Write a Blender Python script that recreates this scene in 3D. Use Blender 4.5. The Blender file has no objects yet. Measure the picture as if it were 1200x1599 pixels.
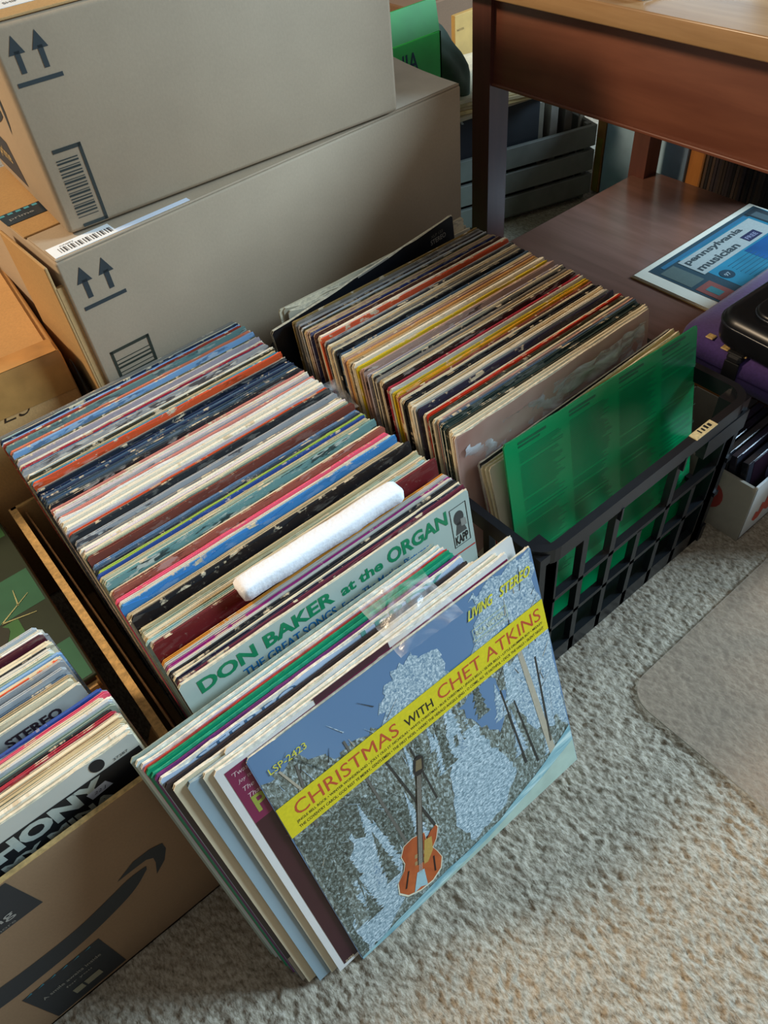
import bpy, bmesh, math, random
import numpy as np
from mathutils import Vector, Matrix, noise
random.seed(7); np.random.seed(7)
S = bpy.context.scene
COL = S.collection
# ------------------------------------------------------------ camera
R = [[0.768821947756089, -0.5177078863265856, 0.37535497449336713],
     [-0.6338470947496943, -0.5393483983138314, 0.5543835907687713],
     [-0.08456165280968261, -0.6641399321413278, -0.7428105259145209]]
cd = bpy.data.cameras.new('camera'); cam = bpy.data.objects.new('camera', cd); COL.objects.link(cam)
cam.matrix_world = Matrix(((R[0][0], -R[0][1], -R[0][2], 0), (R[1][0], -R[1][1], -R[1][2], 0),
                           (R[2][0], -R[2][1], -R[2][2], 0.85413), (0, 0, 0, 1)))
cd.sensor_fit = 'VERTICAL'; cd.sensor_height = 36; cd.lens = 1180*36/1599; cd.clip_start = .02
S.camera = cam
# ------------------------------------------------------------ light
def area(name, loc, tgt, size, power, col, sy=None, spread=None):
    l = bpy.data.lights.new(name, 'AREA'); l.energy = power; l.color = col; l.size = size
    if sy: l.shape = 'RECTANGLE'; l.size_y = sy
    if spread: l.spread = spread
    o = bpy.data.objects.new(name, l); COL.objects.link(o); o.location = loc
    o.rotation_euler = (Vector(tgt)-Vector(loc)).to_track_quat('-Z', 'Y').to_euler()
    return o
area('window_daylight', (3.0, -.9, 1.70), (.2, .5, .15), 1.1, 180, (.56, .79, 1.0), 1.0)
area('warm_lamp_left', (-1.7, 1.9, 2.4), (.3, .4, .1), .5, 84, (1.0, .77, .52))
area('ceiling_bounce', (-.2, -.2, 2.4), (.3, .5, 0), 2.2, 4, (1.0, .92, .80))
W = bpy.data.worlds.new('world'); S.world = W; W.use_nodes = True
W.node_tree.nodes['Background'].inputs[0].default_value = (.82, .88, .92, 1)
W.node_tree.nodes['Background'].inputs[1].default_value = .135
S.view_settings.view_transform = 'Standard'; S.view_settings.look = 'None'
S.view_settings.gamma = 1; S.view_settings.use_curve_mapping = False
S.view_settings.exposure = 0.0

# ------------------------------------------------------------ materials
def lin(c):
    if isinstance(c, str):
        c = [int(c[i:i+2], 16)/255 for i in (0, 2, 4)]
    return tuple((x/12.92 if x <= .04045 else ((x+.055)/1.055)**2.4) for x in c)
MATS = {}
def nt(name):
    m = bpy.data.materials.new(name); m.use_nodes = True
    return m, m.node_tree, m.node_tree.nodes['Principled BSDF']
def node(t, kind, **kw):
    n = t.nodes.new(kind)
    for k, v in kw.items():
        if k.startswith('i_'):
            n.inputs[int(k[2:]) if k[2:].isdigit() else k[2:].replace('_', ' ')].default_value = v
        else: setattr(n, k, v)
    return n
def ramp(t, fac, stops):
    r = t.nodes.new('ShaderNodeValToRGB'); t.links.new(fac, r.inputs[0]); e = r.color_ramp.elements
    while len(e) < len(stops): e.new(.5)
    for i, (p, c) in enumerate(stops):
        e[i].position = p; e[i].color = (*c, 1) if len(c) == 3 else c
    return r
def mixc(t, fac, a, b, mode='MIX'):
    m = t.nodes.new('ShaderNodeMix'); m.data_type = 'RGBA'; m.blend_type = mode
    for s, v in ((0, fac), (6, a), (7, b)):
        if hasattr(v, 'is_output'): t.links.new(v, m.inputs[s])
        elif s == 0: m.inputs[0].default_value = v
        else: m.inputs[s].default_value = (*v, 1)
    return m.outputs[2]
def bump(t, p, h, strength, dist=.001):
    b = node(t, 'ShaderNodeBump', i_Strength=strength, i_Distance=dist)
    t.links.new(h, b.inputs['Height']); t.links.new(b.outputs[0], p.inputs['Normal'])
def P(col, rough=.6, var=.12, scale=60, name=None, spec=.5, bmp=0, metal=0, sheen=0):
    """plain procedural surface with faint mottling"""
    key = (str(col), rough, var, scale, bmp)
    if key in MATS: return MATS[key]
    m, t, p = nt(name or 'surface'); c = lin(col)
    tc = node(t, 'ShaderNodeTexCoord'); n = node(t, 'ShaderNodeTexNoise', i_Scale=scale, i_Detail=4.0)
    t.links.new(tc.outputs['Object'], n.inputs['Vector'])
    r = ramp(t, n.outputs[0], [(.3, tuple(x*(1-var) for x in c)), (.7, tuple(min(1, x*(1+var)) for x in c))])
    t.links.new(r.outputs[0], p.inputs['Base Color']); p.inputs['Roughness'].default_value = rough
    p.inputs['Specular IOR Level'].default_value = spec; p.inputs['Metallic'].default_value = metal
    if sheen: p.inputs['Sheen Weight'].default_value = sheen
    if bmp: bump(t, p, n.outputs[0], bmp)
    MATS[key] = m; return m
def ink(col, rough=.6): return P(col, rough, .06, 300, 'ink')

def cover_mat(name, mode):
    """sleeve print: colour from the object, amount of printed figure from its alpha"""
    m, t, p = nt(name)
    oi = node(t, 'ShaderNodeObjectInfo'); tc = node(t, 'ShaderNodeTexCoord')
    mp = node(t, 'ShaderNodeMapping'); t.links.new(tc.outputs['Object'], mp.inputs[0])
    add = node(t, 'ShaderNodeVectorMath', operation='SCALE'); add.inputs[0].default_value = (37, 91, 53)
    t.links.new(oi.outputs['Random'], add.inputs['Scale']); t.links.new(add.outputs[0], mp.inputs['Location'])
    mp.inputs['Scale'].default_value = {'face': (22, 4, 90), 'edge': (45, 5, 60)}[mode]
    n1 = node(t, 'ShaderNodeTexNoise', i_Scale=1.0, i_Detail=5.0, i_Roughness=.65)
    t.links.new(mp.outputs[0], n1.inputs['Vector'])
    n2 = node(t, 'ShaderNodeTexNoise', i_Scale=2.3, i_Detail=2.0)
    t.links.new(mp.outputs[0], n2.inputs['Vector'])
    base = oi.outputs['Color']
    if mode == 'face':
        dark = mixc(t, 1.0, base, (.18, .16, .17), 'MULTIPLY')
        light = mixc(t, .6, base, lin('efe6d2'))
        fig = ramp(t, n1.outputs[0], [(.50, (0, 0, 0)), (.56, (1, 1, 1))])
        fig2 = ramp(t, n2.outputs[0], [(.50, (0, 0, 0)), (.54, (1, 1, 1))])
        fc = mixc(t, fig2.outputs[0], dark, light)
        mu = node(t, 'ShaderNodeMath', operation='MULTIPLY'); t.links.new(fig.outputs[0], mu.inputs[0]); t.links.new(oi.outputs['Alpha'], mu.inputs[1])
        c = mixc(t, mu.outputs[0], base, fc)
        wr = node(t, 'ShaderNodeTexNoise', i_Scale=160.0, i_Detail=6.0, i_Roughness=.7); t.links.new(tc.outputs['Object'], wr.inputs['Vector'])
        wf = ramp(t, wr.outputs[0], [(.60, (0, 0, 0)), (.72, (.35, .35, .35))])
        c = mixc(t, wf.outputs[0], c, lin('d8cbb0'))
        p.inputs['Roughness'].default_value = .42
    else:
        wf = ramp(t, n1.outputs[0], [(.565, (0, 0, 0)), (.62, (1, 1, 1))])
        cr = mixc(t, n2.outputs[0], lin('efe2c4'), lin('c2a67c'))
        c = mixc(t, wf.outputs[0], base, cr)
        p.inputs['Roughness'].default_value = .75
    t.links.new(c, p.inputs['Base Color'])
    return m
M_FACE = cover_mat('sleeve_print', 'face'); M_EDGE = cover_mat('sleeve_worn_edge', 'edge')
M_PAPER = P('ddd2b8', .8, .25, 90, 'paper_edge'); M_BOARD = P('cdb78e', .85, .35, 120, 'board_edge')
M_DISC = P('15151a', .35, .1, 90, 'vinyl_black')

def cardboard(name, col, streak=1.0, var=.10):
    m, t, p = nt(name); c = lin(col); tc = node(t, 'ShaderNodeTexCoord')
    mp = node(t, 'ShaderNodeMapping'); t.links.new(tc.outputs['Object'], mp.inputs[0]); mp.inputs['Scale'].default_value = (420, 420, 260)
    n = node(t, 'ShaderNodeTexNoise', i_Scale=1.0, i_Detail=6.0, i_Roughness=.75); t.links.new(mp.outputs[0], n.inputs['Vector'])
    n2 = node(t, 'ShaderNodeTexNoise', i_Scale=9.0, i_Detail=3.0); t.links.new(tc.outputs['Object'], n2.inputs['Vector'])
    r = ramp(t, n.outputs[0], [(.3, tuple(x*(1-var*1.6) for x in c)), (.7, tuple(min(1, x*(1+var)) for x in c))])
    r2 = ramp(t, n2.outputs[0], [(.3, (.90, .90, .90)), (.7, (1, 1, 1))])
    t.links.new(mixc(t, 1.0, r.outputs[0], r2.outputs[0], 'MULTIPLY'), p.inputs['Base Color'])
    p.inputs['Roughness'].default_value = .72; p.inputs['Specular IOR Level'].default_value = .35
    bump(t, p, n2.outputs[0], .25, .004); return m
M_CARD = cardboard('kraft_cardboard', 'b29e84', var=.05); M_CARD2 = cardboard('kraft_cardboard_warm', 'bd9662')
M_CARD3 = cardboard('kraft_cardboard_printed', '97795a', var=.06)
M_CARDE = P('c9a468', .8, .3, 200, 'cardboard_cut_edge'); M_CARDSHADE = cardboard('kraft_cardboard_shaded', '8a6842')  # inner flap kraft is darkened, putting the shade beside the records into its colour

def wood(name, c1, c2, rough, scale, ax=(1, 12, 12), coat=.0):
    m, t, p = nt(name); tc = node(t, 'ShaderNodeTexCoord'); mp = node(t, 'ShaderNodeMapping')
    t.links.new(tc.outputs['Object'], mp.inputs[0]); mp.inputs['Scale'].default_value = ax
    n = node(t, 'ShaderNodeTexNoise', i_Scale=scale, i_Detail=7.0, i_Roughness=.6, i_Distortion=.4); t.links.new(mp.outputs[0], n.inputs['Vector'])
    r = ramp(t, n.outputs[0], [(.3, lin(c1)), (.7, lin(c2))]); t.links.new(r.outputs[0], p.inputs['Base Color'])
    p.inputs['Roughness'].default_value = rough; p.inputs['Coat Weight'].default_value = coat; p.inputs['Coat Roughness'].default_value = .3
    bump(t, p, n.outputs[0], .08); return m
M_WTOP = wood('wood_table_top', '9c7850', 'b8946a', .30, 3.0, (14, 1.2, 14), .3)
M_WAPR = wood('wood_cherry_apron', '6c3e2e', '82503c', .38, 3.0, (14, 1.5, 14), .15)
M_WLEG = wood('wood_cherry_leg', '54302a', '683c32', .4, 3.0, (14, 14, 1.5), .1)
M_WSHF = wood('wood_cherry_shelf', '7a5646', '92695a', .27, 3.0, (14, 1.2, 14), .5)
M_WORG = wood('wood_orange', '9a5f2c', 'b87838', .5, 3.0, (10, 10, 1.5))

def plastic_clear(name, tint=(.9, .95, 1), a=.22, rough=.12):
    m, t, p = nt(name); out = t.nodes['Material Output']
    g = node(t, 'ShaderNodeBsdfGlossy', i_Roughness=rough); g.inputs[0].default_value = (1, 1, 1, 1)
    tr = node(t, 'ShaderNodeBsdfTransparent'); tr.inputs[0].default_value = (*tint, 1)
    mx = node(t, 'ShaderNodeMixShader'); fr = node(t, 'ShaderNodeFresnel', i_IOR=1.5)
    ad = node(t, 'ShaderNodeMath', operation='ADD'); ad.inputs[1].default_value = a; ad.use_clamp = True
    tc = node(t, 'ShaderNodeTexCoord'); n = node(t, 'ShaderNodeTexNoise', i_Scale=35.0, i_Detail=2.0); t.links.new(tc.outputs['Object'], n.inputs['Vector'])
    b = node(t, 'ShaderNodeBump', i_Strength=.35, i_Distance=.002); t.links.new(n.outputs[0], b.inputs['Height']); t.links.new(b.outputs[0], g.inputs['Normal'])
    t.links.new(fr.outputs[0], ad.inputs[0]); t.links.new(ad.outputs[0], mx.inputs[0])
    t.links.new(tr.outputs[0], mx.inputs[1]); t.links.new(g.outputs[0], mx.inputs[2]); t.links.new(mx.outputs[0], out.inputs[0])
    return m

def plastic_milky(lo=.15, hi=.75, name='crinkled_plastic'):
    m, t, p = nt(name); out = t.nodes['Material Output']
    tr = node(t, 'ShaderNodeBsdfTransparent'); mx = node(t, 'ShaderNodeMixShader')
    tc = node(t, 'ShaderNodeTexCoord'); mp = node(t, 'ShaderNodeMapping'); t.links.new(tc.outputs['Object'], mp.inputs[0]); mp.inputs['Scale'].default_value = (22, 30, 60)
    n = node(t, 'ShaderNodeTexNoise', i_Scale=1.0, i_Detail=4.0, i_Distortion=1.0); t.links.new(mp.outputs[0], n.inputs['Vector'])
    r = ramp(t, n.outputs[0], [(.38, (lo,)*3), (.66, (hi,)*3)]); t.links.new(r.outputs[0], mx.inputs[0])
    p.inputs['Base Color'].default_value = (.80, .80, .80, 1); p.inputs['Roughness'].default_value = .18; p.inputs['Specular IOR Level'].default_value = .8
    bump(t, p, n.outputs[0], .6, .004); t.links.new(tr.outputs[0], mx.inputs[1]); t.links.new(p.outputs[0], mx.inputs[2]); t.links.new(mx.outputs[0], out.inputs[0])
    return m

# ------------------------------------------------------------ mesh builder
class MB:
    def __init__(s): s.v = []; s.f = []; s.mi = []; s.m = []; s.sm = []
    def mat(s, m):
        if m not in s.m: s.m.append(m)
        return s.m.index(m)
    def add(s, vs, fs, m, T=None, smooth=False):
        o = len(s.v); i = s.mat(m)
        s.v += [tuple(T @ Vector(v)) if T else tuple(v) for v in vs]
        s.f += [tuple(o+k for k in f) for f in fs]; s.mi += [i]*len(fs); s.sm += [smooth]*len(fs)
        return s
    def box(s, x0, x1, y0, y1, z0, z1, m, b=0.0, T=None, seg=1):
        bm = bmesh.new(); bmesh.ops.create_cube(bm, size=1)
        for v in bm.verts: v.co = Vector(((x0+x1)/2+v.co.x*(x1-x0), (y0+y1)/2+v.co.y*(y1-y0), (z0+z1)/2+v.co.z*(z1-z0)))
        if b > 0: bmesh.ops.bevel(bm, geom=bm.edges[:], offset=b, segments=seg, affect='EDGES', profile=.5)
        s.bm(bm, m, T, smooth=seg > 1); return s
    def bm(s, bm, m, T=None, smooth=False):
        bm.verts.index_update()
        s.add([v.co.copy() for v in bm.verts], [[v.index for v in f.verts] for f in bm.faces], m, T, smooth); bm.free(); return s
    def prism(s, pts, h0, h1, m, axis='z', T=None, me=None):
        """outline in 2D extruded along an axis; me = material for the sides"""
        n = len(pts)
        def q(a, b, h): return {'z': (a, b, h), 'y': (a, h, b), 'x': (h, a, b)}[axis]
        vs = [q(a, b, h0) for a, b in pts]+[q(a, b, h1) for a, b in pts]
        s.add(vs, [tuple(range(n)), tuple(range(2*n-1, n-1, -1))], m, T)
        s.add(vs, [(i, (i+1) % n, n+(i+1) % n, n+i) for i in range(n)], me or m, T); return s
    def text(s, str_, m, T, w=None, h=None, off=0.0, shear=0, space=1.0, align='LEFT'):
        """text laid in local x (right) / y (up), fitted to w by h"""
        c = bpy.data.curves.new('t', 'FONT'); c.body = str_; c.offset = off; c.shear = shear; c.space_character = space; c.align_x = align
        c.resolution_u = 3
        o = bpy.data.objects.new('t', c); me = bpy.data.meshes.new_from_object(o)
        vs = [v.co.copy() for v in me.vertices]
        if vs:
            x0 = min(v.x for v in vs); x1 = max(v.x for v in vs); y0 = min(v.y for v in vs); y1 = max(v.y for v in vs)
            sx = (w/(x1-x0)) if w else None; sy = (h/(y1-y0)) if h else None
            sx = sx or sy; sy = sy or sx
            s.add([((v.x-x0)*sx, (v.y-y0)*sy, 0) for v in vs], [tuple(p.vertices) for p in me.polygons], m, T)
        bpy.data.objects.remove(o); bpy.data.curves.remove(c); bpy.data.meshes.remove(me); return s
    def mesh(s, name):
        me = bpy.data.meshes.new(name); me.from_pydata(s.v, [], s.f)
        for m in s.m: me.materials.append(m)
        me.polygons.foreach_set('material_index', s.mi); me.polygons.foreach_set('use_smooth', s.sm)
        me.update(); bm = bmesh.new(); bm.from_mesh(me); bmesh.ops.recalc_face_normals(bm, faces=bm.faces[:]) if len(bm.faces) < 20000 else None
        bm.to_mesh(me); bm.free(); return me
    def obj(s, name, parent=None, loc=None, rot=None):
        o = bpy.data.objects.new(name, s.mesh(name)); COL.objects.link(o)
        if loc is not None: o.location = loc
        if rot is not None: o.rotation_euler = rot
        if parent: o.parent = parent
        return o
def tag(o, label=None, cat=None, group=None, kind=None):
    if label: o['label'] = label
    if cat: o['category'] = cat
    if group: o['group'] = group
    if kind: o['kind'] = kind
    return o
def thing(name, loc, label, cat, rot=(0, 0, 0), group=None):
    o = bpy.data.objects.new(name, None); COL.objects.link(o); o.location = loc; o.rotation_euler = rot; o.empty_display_size = .05
    return tag(o, label, cat, group)
def D(a): return math.radians(a)
def Tm(loc, xa, ya):
    """matrix whose local x/y run along the given world axes"""
    xa = Vector(xa).normalized(); ya = Vector(ya).normalized(); za = xa.cross(ya)
    return Matrix(((xa.x, ya.x, za.x, loc[0]), (xa.y, ya.y, za.y, loc[1]), (xa.z, ya.z, za.z, loc[2]), (0, 0, 0, 1)))
def FR(x, y, z): return Tm((x, y, z), (1, 0, 0), (0, 0, 1))      # writing on a face that looks towards -y
def jag(pts, amp, n):
    """break each side into n bits and shake them"""
    out = []
    for i in range(len(pts)):
        a = Vector(pts[i]); b = Vector(pts[(i+1) % len(pts)])
        for k in range(n):
            p = a.lerp(b, k/n)
            if k: p += Vector((random.uniform(-amp, amp), random.uniform(-amp, amp)))
            out.append((p.x, p.y))
    return out

# ------------------------------------------------------------ the room
def floor():
    # carpet pile as real relief near the camera, sparser further off
    def patch(x0, x1, y0, y1, st):
        nx = int((x1-x0)/st)+1; ny = int((y1-y0)/st)+1
        xs = np.linspace(x0, x1, nx); ys = np.linspace(y0, y1, ny); X, Y = np.meshgrid(xs, ys)
        def vn(X, Y, sx, sy, seed):
            rs = np.random.RandomState(seed); g = rs.rand(512, 512)
            u = X*sx+100; v = Y*sy+100; iu = np.floor(u).astype(int); iv = np.floor(v).astype(int); fu = u-iu; fv = v-iv
            fu = fu*fu*(3-2*fu); fv = fv*fv*(3-2*fv)
            G = lambda a, b: g[a % 512, b % 512]
            return (G(iu, iv)*(1-fu)+G(iu+1, iv)*fu)*(1-fv)+(G(iu, iv+1)*(1-fu)+G(iu+1, iv+1)*fu)*fv
        wx = (vn(X, Y, 30, 30, 5)-.5)*.012; wy = (vn(X, Y, 30, 30, 6)-.5)*.012
        U = X*.8+Y*.6; V = -X*.6+Y*.8
        h = vn(U+wx, V+wy, 260, 130, 1)*.55+vn(U+wx, V+wy, 420, 330, 2)*.30+vn(X, Y, 70, 70, 3)*.3
        h = (h-.35)*.0075
        h *= np.clip(np.minimum(np.minimum(X-x0, x1-X), np.minimum(Y-y0, y1-Y))/.01, 0, 1)
        Z = np.clip(h, -.004, .004)-.003
        v = np.stack([X.ravel(), Y.ravel(), Z.ravel()], 1)
        idx = np.arange(nx*ny).reshape(ny, nx)
        f = np.stack([idx[:-1, :-1].ravel(), idx[:-1, 1:].ravel(), idx[1:, 1:].ravel(), idx[1:, :-1].ravel()], 1)
        return v, f
    m, t, p = nt('carpet'); tc = node(t, 'ShaderNodeTexCoord')
    mp = node(t, 'ShaderNodeMapping'); t.links.new(tc.outputs['Object'], mp.inputs[0]); mp.inputs['Rotation'].default_value = (0, 0, .6); mp.inputs['Scale'].default_value = (2, 1, 1)
    n = node(t, 'ShaderNodeTexNoise', i_Scale=170.0, i_Detail=5.0, i_Roughness=.65); t.links.new(mp.outputs[0], n.inputs['Vector'])
    n2 = node(t, 'ShaderNodeTexNoise', i_Scale=14.0, i_Detail=3.0); t.links.new(tc.outputs['Object'], n2.inputs['Vector'])
    r = ramp(t, n.outputs[0], [(.28, lin('6e6250')), (.46, lin('a89b86')), (.62, lin('c6baa6'))])
    r2 = ramp(t, n2.outputs[0], [(.35, (.88, .88, .88)), (.65, (1, 1, 1))])
    t.links.new(mixc(t, 1, r.outputs[0], r2.outputs[0], 'MULTIPLY'), p.inputs['Base Color'])
    p.inputs['Roughness'].default_value = .95; p.inputs['Specular IOR Level'].default_value = .1; p.inputs['Sheen Weight'].default_value = .15
    bump(t, p, n.outputs[0], .7, .003)
    x0, x1, y0, y1 = -.35, 1.0, -.28, .46
    v, f = patch(x0, x1, y0, y1, .0019)
    n0 = len(v)
    big = [(-2.5, -2.2), (4, -2.2), (4, 4.6), (-2.5, 4.6), (x0, y0), (x1, y0), (x1, y1), (x0, y1)]
    vb = [(a, b, -.003) for a, b in big]; fb = [(0, 1, 5, 4), (1, 2, 6, 5), (2, 3, 7, 6), (3, 0, 4, 7)]
    me = bpy.data.meshes.new('floor'); me.from_pydata([tuple(q) for q in v]+vb, [], [tuple(q) for q in f]+[tuple(k+n0 for k in q) for q in fb])
    me.materials.append(m); me.polygons.foreach_set('use_smooth', [True]*len(me.polygons)); me.update()
    o = bpy.data.objects.new('floor', me); COL.objects.link(o); o['kind'] = 'structure'
floor()
M_WALL = P('c9c0ae', .85, .04, 8, 'wall_paint')
tag(MB().box(-2.5, 4, 4.5, 4.6, 0, 2.4, M_WALL).obj('wall_back'), kind='structure')
tag(MB().box(-2.5, 4, 4.48, 4.5, 0, .09, P('ece6da', .5)).obj('baseboard_back'), kind='structure')

# ------------------------------------------------------------ record sleeves
WL = .315
def sleeve_mesh(name, t=.003, open_top=False, W_=WL, H=WL, face=None, edge=None, side_open=True, wear=0.0):
    face = face or M_FACE; edge = edge or M_EDGE
    mb = MB(); r = .003; rnd = random.Random(hash(name) % 999+int(t*1e5))
    def outline(ins=0, jx=0):
        top = []
        n = 14
        for i in range(n+1):
            x = r+(W_-2*r)*i/n; top.append((x, H-ins-(rnd.random()*.0012 if 0 < i < n else 0)*(1+wear*4)))
        return [(ins, 0), (W_-ins, 0), (W_-ins, H-r-ins)]+top[::-1]+[(ins, H-r-ins)]
    b = .0008
    a = outline(); mb.prism(a, -t/2, -t/2+b, face, 'y', me=edge)
    c = outline(.0002); mb.prism(c, t/2-b, t/2, face, 'y', me=edge)
    i0 = .003 if side_open else .0003; i1 = .0035 if open_top else .0004
    inner = [(i0, 0), (W_-.0004, 0), (W_-.0004, H-i1), (i0, H-i1)]
    mb.prism(inner, -t/2+b, t/2-b, M_PAPER if open_top else edge, 'y', me=(M_PAPER if open_top else edge))
    if side_open: mb.box(.0006, .0031, -t/2+b, -t/2+b+.0006, .002, H-.006, M_PAPER)
    me = mb.mesh(name)
    return me
VARS = [sleeve_mesh('record_sleeve', .0029, k % 3 == 1, side_open=(k % 4 != 3), wear=(k % 3 == 0)*1.0) for k in range(8)]
VTHIN = [sleeve_mesh('record_sleeve', .0022, k % 2 == 1, wear=.5) for k in range(4)]
VFAT = [sleeve_mesh('record_sleeve', .0048, k % 2 == 1, wear=.4) for k in range(3)]

COLS = dict(cream='e6d8b6', tan='cbb084', white='ece8df', ivory='efe6cf', taupe='8d857a', grey='a9a8a6', lightgrey='c6c9c8', mint='b9cfc4',
            navy='1c2c48', royal='1f2c62', lightblue='8fb6dc', brick='a8402e', teal='6d908a', salmon='dd7a58', paleblue='a8c4dc', olive='5c5840',
            mauve='a49aa0', crimson='b83040', seablue='2a7fa0', darkolive='3c3a28', orange='e0592c', darknavy='141d2c', steel='4a6278', slate='3c4a52',
            rose='d88878', pinkwhite='e8d8d4', darkgrey='2e3134', pink='f0607a', sage='a9b39a', black='17161a', rust='8a4636', steelblue='6484a4',
            lime='b8cc50', blue='2b4f9a', patterned='6f9a98', bluesky='3f86c0', brickrose='a8654f', beige='cdb98c', aqua='a9cfcc', palegrey='cfcabb',
            darkred='6c1f22', mustard='d98f33', magenta='a02c78', charcoal='2b2927', maroon='6a2236', gold='9a7c44', brown='4f2a20', darkbrown='33231c',
            peach='e0a860', yellow='cfb41c', warmyellow='e0a420', pinktan='b89684', wine='5b2230', pinkbeige='c79a88', forest='30403a', green='0f8a5a',
            purple='6c2a70', lavender='c4c6dc', sepia='9a8458', darkteal='1f4a48', indigo='241f38')
NICE = dict(lightgrey='light grey', lightblue='light blue', paleblue='pale blue', seablue='sea blue', darkolive='dark olive', darknavy='near-black navy',
            pinkwhite='pinkish white', darkgrey='dark grey', steelblue='steel blue', bluesky='sky blue', brickrose='brick rose', palegrey='pale grey', darkred='dark red',
            darkbrown='dark brown', warmyellow='warm yellow', pinktan='pinkish tan', pinkbeige='pinkish beige', darkteal='dark teal', patterned='blue-green patterned')
ORD = ['', 'directly', 'second', 'third', 'fourth', 'fifth', 'sixth', 'seventh', 'eighth', 'ninth', 'tenth', 'eleventh', 'twelfth', 'thirteenth', 'fourteenth', 'fifteenth', 'sixteenth', 'seventeenth', 'eighteenth', 'nineteenth', 'twentieth']
ORD += ['twenty-'+q for q in ('first', 'second', 'third', 'fourth', 'fifth', 'sixth', 'seventh', 'eighth', 'ninth')]+['thirtieth']+['thirty-'+q for q in ('first', 'second', 'third', 'fourth', 'fifth', 'sixth', 'seventh', 'eighth', 'ninth')]+['fortieth']*60
def setcol(o, cname, alpha=.3):
    c = lin(COLS[cname]) if cname in COLS else lin(cname)
    j = random.uniform(.9, 1.1); o.color = (min(1, c[0]*j), min(1, c[1]*j), min(1, c[2]*j), alpha)
def record(me, x, yt, zt, lean, yaw=0, roll=0, zb=None):
    """stand a sleeve so that its top-left corner is at x, yt, zt, leaning back by lean degrees"""
    o = bpy.data.objects.new('vinyl_record', me); COL.objects.link(o)
    l = D(lean); o.location = (x, yt-WL*math.sin(l), zt-WL*math.cos(l)); o.rotation_euler = (-l, D(roll), D(yaw))
    return o
def expand(entries, y_end, filler, pitch=3.1):
    """entries: (y, colour, print, height mm, wide?) from back to front; gaps filled with neutral sleeves"""
    out = []
    for i, e in enumerate(entries):
        y, c, a, dz, w = (list(e)+[.3, 0, 0])[:5] if len(e) < 5 else e
        out.append((y, c, a, dz+max(0, (w or 0)-4)*.55, True))
        y2 = entries[i+1][0] if i+1 < len(entries) else y_end
        gap = (y-y2)*1000-(w if w else pitch)
        n = int(gap/pitch+.35)
        for k in range(n):
            out.append((y-((w if w else pitch)+(k)*gap/max(n, 1))/1000-.0, random.choice(filler), random.choice((.1, .5, .9)), random.uniform(-1.5, 1.0), False))
    return out
def lay(lst, x0, zt_f, lean_f, row, marks, group, xj=.0015):
    """create the records; marks: {index in entries: landmark phrase}"""
    objs = []
    n = len(lst); last = None; cnt = 0; used = set()
    # landmark in front of a record = next one towards the camera
    mk = []
    nxt = None; c = 0
    for i in range(n-1, -1, -1):
        key = (lst[i][0], lst[i][1])
        if key in marks: nxt = marks[key]; c = 0; mk.append(('self', nxt)); continue
        c += 1; mk.append((c, nxt))
    mk = mk[::-1]
    for i, (y, c, a, dz, main) in enumerate(lst):
        gap = (y-lst[i+1][0])*1000 if i+1 < n else 9
        me = random.choice(VTHIN if gap < 2.7 else VARS)
        if c in ('white', 'ivory') and gap > 5: me = random.choice(VFAT)
        o = record(me, x0+random.uniform(-xj, xj), y, zt_f(y)+dz/1000, lean_f(y), random.uniform(-.12, .12), random.uniform(-.12, .12))
        setcol(o, c, a)
        nm = NICE.get(c, c); k, ph = mk[i]
        if k == 'self': lab = ph[1]
        else:
            w = {True: 'scuffed', False: 'plain'}[a > .4]
            lab = f"{w} {nm} sleeve, {ORD[k]} behind {ph[0]}, {row}" if ph else f"{w} {nm} record sleeve, from the front of the {row}"
        tag(o, lab, 'record', group); objs.append(o)
    return objs

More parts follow.
